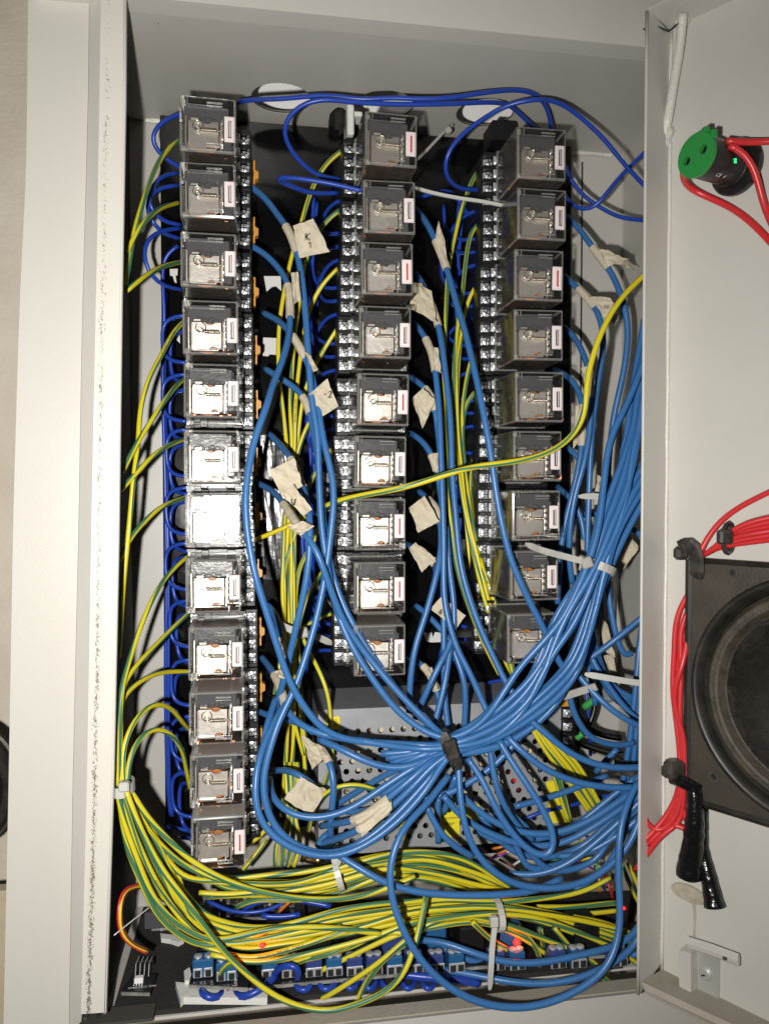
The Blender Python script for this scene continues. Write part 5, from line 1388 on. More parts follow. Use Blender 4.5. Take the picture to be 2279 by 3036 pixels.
# ribbon of jumper wires
for k, (mt, nm) in enumerate((('red', 'red'), ('orange', 'orange'), ('sticker', 'yellow'), ('brown', 'brown'))):
    o_ = k * 3.2
    wire('jumper_wire', parse('%d,%d %d,%d %d,%d %d,%d %d,%d %d,%d %d,%d' % (440, 2620 + o_, 395, 2626 + o_, 358 + o_ * .6, 2645 + o_, 348 + o_, 2710, 352 + o_, 2765, 380 + o_, 2800 - o_ * .3, 435 + o_ * .6, 2828 - o_), [.44, .425, .412, .41, .412, .418]), .0008, mt, '%s strand of the flat jumper ribbon at bottom left' % nm, 'strands of the flat jumper ribbon', n=6)
wire('steel_pin', parse('338,2774 390,2732 450,2686', [.405, .415, .43]), .00032, 'whitew', 'thin pale rod leaning across the jumper ribbon', n=6, cat='rod')
# small controller behind
e, z, pts = brd('controller_board', 'small board with metal pins behind the sensor module', 'circuit board', [(440, 2715), (560, 2712), (565, 2745), (450, 2750)], .008)
mb = MB(); mb.box(PZ(480, 2722, z + .006), (.020, .006, .010), bev=.0006); build(mb, 'connector', M['bakelite'], e)
mb = MB(); mb.box(PZ(480, 2738, z + .003), (.0016, .003, .008)); mb.box(PZ(496, 2740, z + .003), (.0010, .003, .006)); build(mb, 'connector_pin', M['chrome'], e)
# foam tape pieces on the floor
def fl_scrap(c, h, label):
    mb = MB(); mb.slab([PZ(x, y, zf + h) for x, y in c], (0, 0, -h + .0002)); tag(build(mb, 'foam_tape', M['foamtape']), label, 'tape')
fl_scrap([(520, 2912), (795, 2935), (792, 2960), (545, 2958), (535, 2968)], .004, 'long white foam tape strip under the small two channel relay module')
fl_scrap([(475, 2768), (538, 2775), (545, 2785), (528, 2794), (505, 2786), (478, 2782)], .003, 'torn white foam tape piece behind the ribbon cable')
fl_scrap([(545, 2880), (562, 2868), (572, 2910), (548, 2908)], .006, 'white foam tape stub left of the blue terminals'); fl_scrap([(1250, 2808), (1285, 2800), (1315, 2835), (1300, 2842)], .004, 'white foam tape scrap behind the level blue pair'); fl_scrap([(780, 2870), (790, 2858), (800, 2890), (782, 2895)], .006, 'white foam tape stub right of the small relay module')
# terminal blocks
def tblock(x, y, z, parent, m='tblue', w=.0215, screws=2):
    q = PZ(x, y, z)
    mb = MB(); mb.box(q + Vector((0, .001, .0052)), (w, .0078, .0100), bev=.0007); mb.box(q + Vector((0, .0058, .0030)), (w, .0030, .0056), bev=.0004)
    b = build(mb, 'terminal_block', M[m], parent)
    mb = MB()
    for k in range(screws):
        xx = (k + .5) / screws * w - w / 2
        mb.lathe([(.0022, 0), (.0022, .0006), (.0016, .0010), (0, .0011)], Matrix.Translation(q + Vector((xx, .0008, .0102))), 10)
        mb.box(q + Vector((xx, -.0031, .0034)), (.0046, .0006, .0050), bev=.0002)
    build(mb, 'terminal_screw', M['chrome'], b)
    mb = MB()
    for k in range(screws):
        xx = (k + .5) / screws * w - w / 2
        mb.box(q + Vector((xx, -.0036, .0032)), (.0030, .0006, .0034))
    build(mb, 'wire_entry', M['psu_in'], b)
    return b
e, z, pts = brd('relay_module', 'small black two channel relay module with two blue terminal blocks at bottom left', 'circuit module', [(588, 2800), (762, 2806), (735, 2945), (560, 2918)], .008)
tblock(603, 2893, z, e, w=.0112); tblock(672, 2903, z, e, w=.0112)
for (x, y) in ((612, 2812), (660, 2828)):
    mb = MB(); mb.box(PZ(x, y, z) + Vector((0, 0, .006)), (.0085, .010, .0120), bev=.0006); build(mb, 'relay_cube', M['black'], e)
dv = (PZ(592, 2815, z) - PZ(575, 2905, z)).normalized()
write('2 Solid State Relay', PZ(592, 2802, z + .0004) , .0040, M['silk'], e, ax=-dv, ay=Vector((0, 0, 1)).cross(-dv), name='print')
write('Low Level', PZ(702, 2924, z + .0004), .0036, M['silk'], e, ax=dv, ay=Vector((0, 0, 1)).cross(dv), name='print')
write('C', PZ(688, 2944, z + .0004), .0060, M['silk'], e, ax=dv, ay=Vector((0, 0, 1)).cross(dv), name='print')
# long relay board
e, z, pts = brd('relay_board', 'long relay board with a row of blue screw terminals along the bottom lip', 'circuit board', [(760, 2775), (1900, 2735), (1900, 2892), (760, 2924)], .006)
xs_ = [800, 860, 930, 990, 1050, 1108, 1168, 1228, 1290, 1350, 1410, 1470, 1530, 1590, 1650, 1710, 1770, 1830]
for i, x in enumerate(xs_):
    yy = 2896 - (x - 800) * .034
    if i in (10, 13, 16): continue
    tblock(x, yy, z, e, 'tblue2' if i % 3 else 'tblue', w=.0088, screws=2)
for i in range(9):
    x = 830 + i * 112; yy = 2826 - i * 3.4
    q = PZ(x, yy, z); mb = MB(); mb.box(q + Vector((0, .002, .0078)), (.0150, .0185, .0155), bev=.0010)
    k = build(mb, 'relay_cube', M['tblue' if i in (4, 6) else 'tblue2' if i == 3 else 'black'], e)
for (x, y, d, s, c) in ((776, 2804, .406, .0030, 'ledr'), (1532, 2795, .412, .0042, 'ledr'), (1470, 2810, .415, .0024, 'ledr'), (1850, 2694, .42, .0018, 'ledr'), (1238, 2712, .43, .0012, 'ledr'), (1392, 2302, .452, .0022, 'ledr')):
    mb = MB(); q = P(x, y, d); mb.lathe([(0, -s * .5), (s * .35, -s * .36), (s * .5, .0), (s * .35, s * .36), (0, s * .5)], Matrix.Translation(q), 12)
    if x == 1392: tag(build(mb, 'indicator_light', M['redbit'], None, True), 'unlit red cap showing below the black tie', 'light')
    else: tag(build(mb, 'indicator_light', M[c], None, True), {776: 'lit red indicator under the yellow wires at lower left', 1532: 'largest lit red indicator inside the huge blue loop', 1470: 'smaller lit red indicator left of the largest one', 1850: 'tiny lit red indicator near the door edge', 1238: 'faint red indicator behind the vertical yellow green wire'}[x], 'light')
# warm glow of the lit indicators comes from their own small lamps
for (x, y, d) in ((776, 2806, .4015), (1532, 2797, .405)):
    l = bpy.data.lights.new('indicator_glow', 'POINT'); l.energy = .004; l.color = (1, .03, .02); l.shadow_soft_size = .002
    lo2 = bpy.data.objects.new('indicator_glow', l); lo2.location = P(x, y, d); COL.objects.link(lo2)
# small dark blue links at the terminals
def lk(s, d, lb, r=.0016): return wire('dark_blue_link', parse(s, d), r, 'navy', lb, n=8)
lk('618,2920 592,2935 600,2958 635,2966 660,2952 664,2930', [.424, .412, .404, .404, .41, .42], 'blue loop joining the two terminals of the small relay module', .0019)
lk('690,2925 695,2955 720,2965 760,2945 800,2915 820,2890', [.42, .406, .402, .406, .415], 'blue wire curling from the small relay module to the long board', .0019)
lk('810,2898 822,2870 850,2858 885,2862 890,2890 880,2905', [.415, .405, .402, .408], 'blue link arching over the first long board terminal', .0018)
lk('875,2925 890,2945 920,2938 925,2915', [.41, .402, .412], 'blue link drooping under second long board terminal'); lk('945,2920 955,2942 985,2938 1000,2910', [.41, .402, .412], 'blue link drooping under third long board terminal')
for k, x in enumerate((1020, 1075, 1130, 1190, 1250)):
    lk('%d,2906 %d,2935 %d,2938 %d,2905' % (x, x + 6, x + 32, x + 42), [.412, .403, .403, .412], 'blue link drooping below the %s terminal left of the white tie tail' % ('fourth', 'fifth', 'sixth', 'seventh', 'eighth')[k])
lk('1190,2890 1260,2898 1340,2905 1420,2916', [.408, .402, .402], 'printed dark blue wire lying along the terminals inside the huge loop', .0022)
print_on(WIRES[-1][:2] if False else (WIRES[-1][0], WIRES[-1][1]), 1335, 2905, 'HC INDOM', .0024)
# second board deeper with blue jumper wires
e, z, pts = brd('driver_board', 'dark driver board with blue jumper wires behind the lower yellow bundle', 'circuit board', [(610, 2655), (900, 2650), (905, 2715), (600, 2722)], .012)
mb = MB(); rq = random.Random(6)
for k in range(22): mb.box(PZ(rq.uniform(625, 890), rq.uniform(2662, 2708), z) + Vector((0, 0, .002)), (rq.uniform(.002, .007), rq.uniform(.002, .004), rq.uniform(.002, .006)), bev=.0003)
o = build(mb, 'component', M['bakelite'], e); o['kind'] = 'stuff'
mb = MB()
for k in range(14): mb.box(PZ(rq.uniform(625, 890), rq.uniform(2662, 2708), z) + Vector((0, 0, .004)), (.0016, .0016, .004))
o = build(mb, 'solder_pin', M['chrome'], e); o['kind'] = 'stuff'
lk('615,2672 660,2695 710,2708 770,2706 820,2690 850,2672', [.45, .44, .445], 'thin blue wire bowing over the driver board', .0012); lk('720,2700 745,2680 790,2672 830,2668', [.446, .44], 'second thin blue wire over the driver board', .0012)
lk('870,2668 920,2676 980,2688', [.445, .44], 'printed blue wire right of the driver board', .0016); lk('775,2716 830,2722 890,2712', [.44, .438], 'flat blue wire loop along the front of the driver board', .0015)
wire('orange_wire', parse('825,2706 845,2688 858,2674', [.445, .44]), .0010, 'orange', 'short orange wire at the driver board', n=6); wire('copper_strands', parse('900,2545 930,2556 950,2550', [.45, .445]), .0022, 'gold', 'reddish bare copper strands under the loops', n=6)
# coloured jumper tangle right of the supply's foot
cc = ['red', 'orange', 'sticker', 'greenw', 'violet', 'brown', 'whitew', 'yl']
nmc = dict(red='red', orange='orange', sticker='yellow', greenw='green', violet='violet', brown='brown', whitew='white', yl='yellow green')
for k in range(22):
    x = rq.uniform(1470, 1760); y = rq.uniform(2500, 2570); c = cc[k % 8]; a_ = rq.uniform(-.6, .6)
    if k > 15: x = rq.uniform(1760, 1830); y = rq.uniform(2560, 2650); a_ = 1.3 + rq.uniform(-.3, .3)
    dx, dy = math.cos(a_) * rq.uniform(25, 45), math.sin(a_) * rq.uniform(20, 40)
    wire('thin_jumper', parse('%.0f,%.0f %.0f,%.0f %.0f,%.0f' % (x - dx, y - dy, x, y + rq.uniform(-6, 6), x + dx, y + dy), [.46, .45, .455]), .0008, c, 'thin %s jumper wire end in the tangle below the power supply' % nmc[c], 'thin %s jumper ends' % nmc[c], n=6)
# ================================================================== open door on the right
dd = ray(-934, 1491); dd.z = 0; dd.normalize()          # points away along the door panel
U = -dd                                                  # along the panel, towards the viewer's right
Hn = Vector((-U.y, U.x, 0)); Hn = Hn if Hn.x < 0 else -Hn  # inner normal of the door
E0 = P(1908, 1500, .374); E0.z = 0
r_ = ray(1974, 1500)
# E0 - w*Hn = t*r  (x, y)
det = r_.x * Hn.y - r_.y * Hn.x
t_ = (E0.x * Hn.y - E0.y * Hn.x) / det
wfl = (r_.x * E0.y - r_.y * E0.x) / det * -1
C0 = r_ * t_; C0.z = 0
wfl = (E0 - C0).length
def PD(x, y, h=0.0):
    """picture point on the door panel, raised h towards the inside"""
    o_ = C0 + Hn * h; r = ray(x, y); return r * (o_.dot(Hn) / r.dot(Hn))
def D(u, v, h): return C0 + U * u + Vector((0, 0, v)) + Hn * h
ztop = (ray(1974, 108) * t_).z; zbot = (ray(1989, 2898) * t_).z
door = empty('cabinet_door', (C0.x, C0.y, zbot), 'open grey cabinet door at the right carrying speaker, buzzer and red wires', 'door')
LEN = .30
mb = MB(); mb.slab([D(-.001, zbot, 0), D(LEN, zbot, 0), D(LEN, ztop, 0), D(-.001, ztop, 0)], Hn * -.0015); build(mb, 'door_panel', M['paint_door'], door)
mb = MB(); mb.slab([D(0, zbot + .004, -.0004), D(0, ztop - .002, -.0004), D(0, ztop, wfl), D(0, zbot - .004, wfl)], U * -.0016); build(mb, 'hinge_flange', M['paint_door'], door)
# folds are rounded: fillet along crease and along the free edge
mb = MB(); mb.tube([D(.0004, zbot + (ztop - zbot) * k / 40, .0004 + .0003 * math.sin(k * 1.7)) for k in range(41)], .0010, 8); build(mb, 'crease', M['paint_weld'], door, True)
mb = MB(); mb.tube([D(-.0008, zbot - .004 + (ztop - zbot + .004) * k / 20, wfl) for k in range(21)], .0009, 8); build(mb, 'flange_edge', M['paint_door'], door, True)
mb = MB(); mb.slab([D(-.0005, ztop, -.001), D(LEN, ztop, -.001), D(LEN, ztop, wfl), D(-.0005, ztop, wfl)], (0, 0, .0016)); build(mb, 'top_flange', M['paint_door'], door)
mb = MB(); mb.slab([D(.0005, zbot, -.001), D(LEN, zbot, -.001), D(LEN, zbot, wfl), D(.004, zbot, wfl), D(.0005, zbot + .003, wfl - .001)], (0, 0, -.0016)); build(mb, 'bottom_flange', M['dust'], door)
for (a, b) in (((1960, 118), (1908, 84)), ((1983, 92), (1920, 66)), ((1985, 90), (2004, 72))):
    mb = MB(); mb.tube([PD(a[0], a[1], .004) if k == 0 else PD(b[0], b[1], wfl * .9) for k in (0, 1)], .0005, 5); build(mb, 'weld_gap', M['seam'], door)
# stay rod
mb = MB(); mb.tube(smooth([PD(2024, 40, .010), PD(2020, 75, .0085), PD(2017, 125, .0065), PD(2003, 210, .0055), PD(1990, 290, .0052), PD(1976, 375, .0045), PD(1966, 405, .003)], .004, 2), .0024, 10)
build(mb, 'stay_rod', M['paint_weld'], door, True)
mb = MB()
for (x, y, rr) in ((1962, 425, .0048), (1966, 405, .0046), (1955, 412, .0036), (2022, 60, .004), (1974, 392, .0040), (1966, 438, .0026)):
    mb = MB(); q = PD(x, y, .0015); mb.lathe([(rr, -.002), (rr, .0006), (rr * .85, rr * .5), (rr * .5, rr * .85), (0, rr)], Matrix.Translation(q) @ Hn.to_track_quat('Z', 'Y').to_matrix().to_4x4(), 12)
    build(mb, 'weld_bead', M['paint_weld'], door, True)
# latch bracket at the bottom
def pbox(px, h0, h1, name, m, par=door, bev=None):
    mb = MB(); a = [PD(x, y, h0) for x, y in px]; mb.slab(a, Hn * (h1 - h0)); return build(mb, name, M[m], par)
pbox([(2034, 2800), (2070, 2808), (2070, 2945), (2036, 2942)], .0005, .009, 'bracket_arm', 'paint_door')
pbox([(2070, 2812), (2135, 2832), (2133, 2975), (2072, 2945)], .0003, .0020, 'bracket_plate', 'zinc')
mb = MB(); mb.tube([PD(2040, 2796, .008), PD(2110, 2818, .008), PD(2190, 2848, .008)], .0026, 8, updir=Hn, flat=(.55, 1.25)); build(mb, 'bracket_bar', M['paint_door'], door)
mb = MB(); q = PD(2092, 2888, .002); mb.lathe([(.0034, 0), (.0034, .0008), (.0026, .0016), (0, .0019)], Matrix.Translation(q) @ Hn.to_track_quat('Z', 'Y').to_matrix().to_4x4(), 16)
s_ = build(mb, 'bracket_screw', M['zinc'], door); mb = MB(); mb.box(q + Hn * .0021, (.0032, .0006, .0006)); build(mb, 'screw_slot', M['slotk'], s_)
pbox([(2143, 2836), (2155, 2840), (2155, 2848), (2143, 2844)], .0095, .0102, 'bar_mark', 'seam')
M['rust'] = mat('rust', (.26, .10, .05), .9, bump=(600., .5, .001))
pbox([(2060, 2950), (2085, 2952), (2130, 2980), (2118, 2988), (2075, 2962)], .0002, .0005, 'rust_patch', 'rust')
M['stain'] = mat('brown_stain', (.36, .32, .26), .8, mott=(200., (.5, .47, .4), .7))
pbox([(2052, 2675), (2062, 2675), (2063, 2720), (2060, 2795), (2053, 2795), (2056, 2730)], .00015, .0003, 'drip_stain', 'stain')
# ---- speaker
spk = empty('speaker', PD(2036, 2030, 0), 'square black loudspeaker with dusty frame and round cone on the open door', 'speaker')
p0 = PD(2036, 2030, .006); 
u0 = (p0 - C0).dot(U); vt, vb = PD(2036, 1660, .006).z, PD(2040, 2372, .006).z
SZ = vt - vb; SZc = SZ / 2; uc = u0 + SZc; vc = (vt + vb) / 2; Rr = SZc * .955
print('speaker size', SZ, 'flange', wfl)
MS = Matrix((( U.x, 0, Hn.x, 0), (U.y, 0, Hn.y, 0), (0, 1, 0, 0), (0, 0, 0, 1)))
MS = Matrix.Translation(D(uc, vc, 0)) @ MS
# square frame with a round opening
def ringsq(mb, R, half, h0, h1, n=48):
    inn = []; out = []
    for k in range(n):
        a = (k + .5) * 2 * math.pi / n; ca, sa = math.cos(a), math.sin(a)
        s = half / max(abs(ca), abs(sa))
        s = min(s, half * 1.365)
        inn.append((R * ca, R * sa)); out.append((s * ca, s * sa))
    vs = [MS @ Vector((x, y, h)) for h in (h0, h1) for (x, y) in inn + out]
    N = n; fs = []
    for k in range(n):
        j = (k + 1) % n
        fs += [(2 * N + k, 3 * N + k, 3 * N + j, 2 * N + j), (N + k, N + j, 3 * N + j, 3 * N + k), (k, 2 * N + k, 2 * N + j, j)]
    mb.add(vs, fs)
mb = MB(); ringsq(mb, Rr, SZc, .0003, .0055); build(mb, 'speaker_frame', M['dusty'], spk)
mb = MB()
hc = SZc * 1.0; cz = .34 * SZc
cor = [(-hc, hc - .0), (-hc, -hc * .93), (-hc * .90, -hc), (hc, -hc)]
mb.tube([MS @ Vector((x, y, .0050)) for x, y in ((hc, hc), (-hc, hc))], .0016, 6); mb.tube([MS @ Vector((x, y, .0045)) for x, y in cor], .0022, 8)
build(mb, 'frame_rim', M['rubber'], spk)
mb = MB(); mb.lathe([(Rr, .0010), (Rr, .0075), (Rr * .985, .0094), (Rr * .95, .0090), (Rr * .91, .0050), (Rr * .90, .0020)], MS, 64); build(mb, 'gasket_ring', M['rubber'], spk, True)
mb = MB(); prof = []
for k in range(13):
    a = math.pi * k / 12; prof.append((Rr * .90 - Rr * .17 * (k / 12), .0022 + .0050 * math.sin(a) + (.0009 if k in (4, 8) else 0)))
mb.lathe(prof, MS, 64); build(mb, 'surround', M['surround'], spk, True)
mb = MB(); prof = []
for k in range(10):
    t = k / 9; prof.append((Rr * (.73 - .30 * t), .0022 - .012 * t ** .8 + (.0006 if k % 2 else 0)))
mb.lathe(prof, MS, 64); build(mb, 'cone', M['cone'], spk, False)
mb = MB(); mb.lathe([(Rr * .46, -.0085), (Rr * .45, -.0068)] + [(Rr * .44 * math.cos(a), -.0070 + .0040 * math.sin(a)) for a in [k * math.pi / 16 for k in range(1, 8)]] + [(0, -.0030)], MS, 48); build(mb, 'dust_cap', M['dustcap'], spk, True)
for (x, y) in ((2172, 1698), (2116, 2303)):
    mb = MB(); mb.lathe([(.0030, 0), (.0030, .0006), (.0016, .0006), (.0016, 0)], Matrix.Translation(PD(x, y, .0057)) @ Hn.to_track_quat('Z', 'Y').to_matrix().to_4x4(), 14); build(mb, 'fixing_hole', M['seam' if y > 2000 else 'dusty'], spk)
# ---- buzzer
A = PD(2190, 497, .0); B = PD(2061, 458, .031)
ax = (B - A).normalized(); bz = empty('buzzer', A, 'black cylindrical buzzer with bright green two hole cap on the door', 'buzzer')
MB4 = Matrix.Translation(A) @ ax.to_track_quat('Z', 'Y').to_matrix().to_4x4(); Lb = (B - A).length
k_ = .0098
mb = MB(); mb.lathe([(.0135, 0), (.0138, .001), (.0138, .0035), (.0128, .005), (.0108, .0055), (.0106, .0075), (.0098, .0080), (.0098, Lb - .003), (0, Lb - .003)], MB4, 36); build(mb, 'buzzer_body', M['buzz'], bz)
mb = MB()
for h in (.0078, .0100): mb.tube([MB4 @ Vector((.0100 * math.cos(a), .0100 * math.sin(a), h)) for a in [k * math.pi / 16 for k in range(32)]], .0004, 5, closed=True)
build(mb, 'body_ring', M['rubber'], bz)
# cap: disc with two holes
Xc = MB4.to_3x3() @ Vector((1, 0, 0)); Yc = MB4.to_3x3() @ Vector((0, 1, 0))
hd = (PD(2080, 448, .031) - PD(2036, 472, .031)).normalized(); hd = (hd - ax * hd.dot(ax)).normalized(); hv = ax.cross(hd)
mb = MB(); n = 40
def cp(x, y, h): return A + ax * h + hd * x + hv * y
holes = [(-.0052, 0, .0021), (.0046, 0, .0021)]
# triangulated by strips in polar sectors: build as two half discs with a hole each
for s, hole in ((-1, holes[0]), (1, holes[1])):
    outl = []
    for k in range(21):
        a = -math.pi / 2 + math.pi * k / 20; outl.append((s * .0104 * math.cos(a), .0104 * math.sin(a)))
    for k in range(1, 12): outl.append((0, .0104 - .0208 * k / 12))
    N = len(outl); ca = (hole[0], hole[1])
    inn = []
    for (x, y) in outl:
        a = math.atan2(y - ca[1], x - ca[0]); inn.append((ca[0] + hole[2] * math.cos(a), ca[1] + hole[2] * math.sin(a)))
    vs = [cp(x, y, Lb) for x, y in outl] + [cp(x, y, Lb) for x, y in inn] + [cp(x, y, Lb - .0022) for x, y in outl] + [cp(x, y, Lb - .0022) for x, y in inn]
    fs = []
    for k in range(N):
        j = (k + 1) % N
        fs += [(k, j, N + j, N + k), (N + k, N + j, 3 * N + j, 3 * N + k)]
        if k < 20: fs.append((k, 2 * N + k, 2 * N + j, j))
    mb.add(vs, fs)
for (x, y) in ((.0060, .0088), (.0095, .0050)):
    mb.box(cp(x, y, Lb - .002), (.003, .003, .004), bev=.0004)
build(mb, 'buzzer_cap', M['capg'], bz)
mb = MB()
for (x, y) in ((2140, 428), (2134, 448)): mb.box(PD(x, y, .024), (.0022, .0022, .0030), bev=.0003)
build(mb, 'solder_lug', M['gold'], bz)
side = (Vector((-.25, -1, -.0)) - ax * Vector((-.25, -1, 0)).dot(ax)).normalized()
def onb(x, y):   # picture point on the barrel
    r = ray(x, y); best = None
    lo_, hi_ = .2, .5
    for k in range(400):
        q = r * ((lo_ + (hi_ - lo_) * k / 400) / r.y); w_ = q - A; dist = (w_ - ax * w_.dot(ax)).length
        if dist < .00995: return q
    return r * (.36 / r.y)
q1, q2 = onb(2118, 520), onb(2150, 530)
adir = (q2 - q1).normalized()
write('CE  V', q1 + (q1 * -.0006), .0030, M['silk'], bz, ax=adir, ay=(-ax).cross(adir) if False else (q1 - A - ax * (q1 - A).dot(ax)).normalized().cross(adir), name='print')
mb = MB(); 
for yy in (472, 480): q = onb(2179, yy); mb.box(q * .9985, (.0011, .0006, .0008))
build(mb, 'glow_window', M['ledg'], bz)
# ---- red wires
def rw(px, label, h=.004, r=.00145, group=None):
    pts = []
    raw = [tuple(float(v) for v in t.split(',')) for t in px.split()]
    for q in raw: pts.append(PD(q[0], q[1], q[2] if len(q) > 2 else h))
    return wire('red_wire', pts, r, 'red', label, group)
rw('2026,505,.028 2022,522,.022 2030,545,.014 2049,562,.008 2109,588,.004 2169,615,.003 2229,660,.003 2300,735,.003', 'red wire leaving the lower side of the green buzzer cap', r=.0017)
rw('2152,417,.022 2199,422,.016 2245,420,.010 2320,416,.006', 'red wire running level to the right from the buzzer lug', r=.0017)
rw('2160,430,.022 2195,440,.018 2225,475,.014 2247,535,.010 2262,605,.005 2300,690,.004', 'red wire curving down over the buzzer base', r=.0017)
mb = MB()
for k in range(5):
    a_, b_ = PD(2128 + k, 437 + k * 2, .0245), PD(2158, 418 + k * 3, .0225); mb.tube([a_, (a_ + b_) / 2 + Vector((0, 0, .0006 * (k - 2))), b_], .00022, 4)
tag(build(mb, 'bare_strands', M['gold']), 'bare copper strands twisted to the buzzer lug', 'wire end')
rw('2072,1645,.007 2085,1612,.006 2110,1572,.005 2140,1540,.004 2200,1498,.004 2320,1440,.004', 'single red wire rising in an arc above the speaker frame')
for k in range(6):
    rw('%d,%d,%.4f %d,%d,%.4f %d,%d,%.4f %d,%d,%.4f' % (2078 + 6 * k, 1650 - 3 * k, .008, 2120 + 5 * k, 1622 - 5 * k, .008 + .002 * (k % 2), 2190, 1612 - 11 * k, .007 + .002 * (k % 3), 2320, 1596 - 14 * k, .007), 'red wire in the bunch along the speaker top, %s from below' % ORD[k].replace('top', 'first'), r=.0014, group='red wires along the speaker top')
e = empty('cable_tie', PD(2150, 1595, .01), 'black cable tie round the red bunch above the speaker', 'cable tie')
mb = MB(); mb.tube([PD(2158, 1596, .008) + Vector((0, 0, 1)) * (.0075 * math.sin(a)) + Hn * (.006 * math.cos(a)) for a in [k * math.pi / 8 for k in range(16)]], .0012, 6, closed=True); build(mb, 'tie_band', M['tie_black'], e)
mb = MB(); mb.box(PD(2148, 1592, .015), (.007, .005, .007), bev=.001); build(mb, 'tie_head', M['tie_black'], e)
vert = ['2062,1725,.003 2006,1825,.006 1998,1940,.006 1993,2040,.006 2003,2130,.006 2014,2230,.006 2018,2330,.007 2000,2400,.008 1975,2455,.010 1945,2475,.014 1915,2505,.016',
        '2062,1765,.003 2018,1860,.006 2018,1980,.006 2014,2130,.007 2022,2230,.006 2022,2330,.007 2012,2400,.008 1995,2440,.010 1968,2465,.012 1935,2470,.014 1912,2440,.016 1905,2390,.018',
        '2064,1800,.003 2040,1880,.0035 2024,1970,.009 2004,2020,.010 1994,2062,.009 2008,2130,.008 2028,2190,.006 2026,2330,.007 2022,2420,.007 2005,2455,.009 1975,2462,.012 1946,2490,.015 1915,2540,.016 1880,2580,.012',
        '2064,1800,.003 2014,1930,.004 2008,2040,.004 2012,2180,.004 2014,2330,.006 1990,2395,.008 1962,2440,.011 1930,2470,.015 1904,2500,.018',
        '2016,2330,.007 2020,2400,.007 2040,2445,.006 2052,2490,.006', '1995,2448,.010 2020,2448,.008 2040,2462,.007 2055,2490,.006']
lbs = ['leftmost red wire running down the left of the speaker', 'red wire beside the leftmost one, bending left at the bottom', 'red wire crossing the others halfway down beside the speaker and ending below', 'red wire tucked behind the others beside the speaker', 'short red wire turning right into the taped joint', 'red wire arching from the fan into the taped joint']
for s, l in zip(vert, lbs): rw(s, l)
# clip and taped joint
clip = empty('wire_clip', PD(2000, 2290, .006), 'dusty black wire clip with strap at lower left corner of the speaker', 'clip')
mb = MB(); mb.box(PD(1998, 2282, .012), (.010, .008, .010), bev=.0018); mb.box(PD(1974, 2288, .012), (.004, .005, .006), bev=.001); build(mb, 'clip_body', M['tie_black'], clip)
mb = MB(); mb.tube(smooth([PD(1985, 2305, .012), PD(2018, 2318, .014), PD(2050, 2335, .012), PD(2070, 2345, .010)], .002, 1), .0034, 8, flat=(.35, 1)); build(mb, 'clip_strap', M['tape_black'], clip)
cl2 = empty('wire_clip', PD(2036, 1640, .006), 'dusty black clip folded over top left corner of the speaker', 'clip')
mb = MB(); mb.box(PD(2018, 1640, .010), (.007, .006, .007), bev=.0016); mb.tube(smooth([PD(2020, 1622, .011), PD(2045, 1612, .011), PD(2062, 1640, .010), PD(2066, 1690, .009), PD(2062, 1708, .008)], .002, 1), .0042, 8, flat=(.5, 1)); build(mb, 'clip_body', M['tie_black'], cl2)
def taped(px, r0, label, seed):
    raw = [tuple(float(v) for v in t.split(',')) for t in px.split()]
    pts = smooth([PD(*q) for q in raw], .0012, 2); n = len(pts)
    rr = []
    for i in range(n):
        t = i / (n - 1); k = (t * 5 + .6 * noise.noise(Vector((t * 6, seed, 3)))) % 1
        rr.append((r0[0] + (r0[1] - r0[0]) * t) * (1 + .04 * (k - .5) + .14 * noise.noise(Vector((i * .25, seed, 0)))))
    mb = MB(); mb.tube(pts, rr, 14); return tag(build(mb, 'taped_joint', M['tape_black'], None, True), label, 'taped joint')
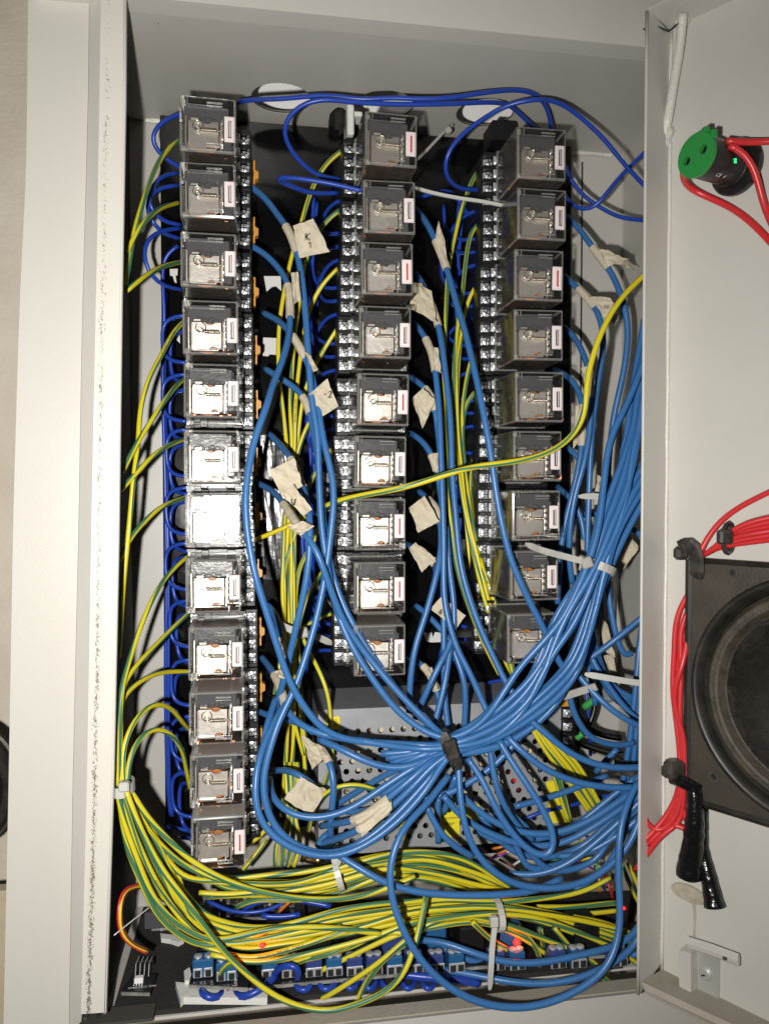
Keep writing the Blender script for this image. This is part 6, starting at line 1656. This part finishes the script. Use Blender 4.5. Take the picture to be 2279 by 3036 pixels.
taped('2056,2340,.010 2060,2400,.011 2058,2450,.011 2052,2520,.010 2044,2570,.010 2042,2598,.010', (.0036, .0066), 'thick black taped wire joint hanging below the speaker corner', 3)
taped('2084,2395,.004 2082,2460,.004 2080,2520,.004 2092,2570,.005 2106,2630,.006 2118,2690,.007', (.0024, .0050), 'thinner black taped joint crossing behind and ending lower right', 5)
mb = MB(); mb.tube([PD(2042, 2592, .010), PD(2041, 2602, .010)], .0052, 12); tag(build(mb, 'joint_end', M['rubber']), 'dark open end of the thick taped joint', 'taped joint')
mb = MB(); c_ = PD(2044, 2648, .0)
mb.lathe([(.0, .0022), (.0068, .0022), (.0072, .0016), (.0072, .0002)], Matrix.Translation(c_) @ (Hn.to_track_quat('Z', 'Y').to_matrix().to_4x4()) @ Matrix.Diagonal((1.0, 1.0, 1, 1)), 28)
sc_ = MB(); sc_.v = [tuple(c_ + (Vector(q) - c_).dot(U) * U * 1.35 + (Vector(q) - c_).dot(Hn) * Hn + Vector((0, 0, (q[2] - c_.z) * .62))) for q in mb.v]; sc_.f, sc_.m, sc_.uv = mb.f, mb.m, mb.uv
tag(build(sc_, 'adhesive_pad', M['pad']), 'dusty oval adhesive pad on the door under the taped joints', 'pad')
# ---- dark round speaker edge at far left
sp2 = empty('speaker', P(-95, 2330, .43), 'dark round speaker partly in view at the far left edge', 'speaker')
Rm = Matrix.Translation(P(-165, 2335, .47)) @ Matrix.Rotation(math.pi / 2, 4, 'X')
mb = MB(); mb.lathe([(.040, 0), (.040, .006), (.038, .008), (.034, .008), (.031, .004), (.026, .005), (.018, 0), (0, -.004)], Rm, 64); build(mb, 'speaker_ring', M['rubber'], sp2)
mb = MB(); mb.lathe([(.0418, -.003), (.0418, .0008), (.0402, .0012)], Rm, 64); build(mb, 'speaker_rim', M['dusty'], sp2)
mb = MB(); mb.box(P(-40, 2850, .47), (.032, .01, .085), bev=.001); tag(build(mb, 'wooden_batten', mat('pale_wood', (.55, .46, .33), .7, bump=(80., .4, .002), mott=(30., (.42, .33, .22), .7))), 'pale batten at the lower far left beside the frame', 'batten')
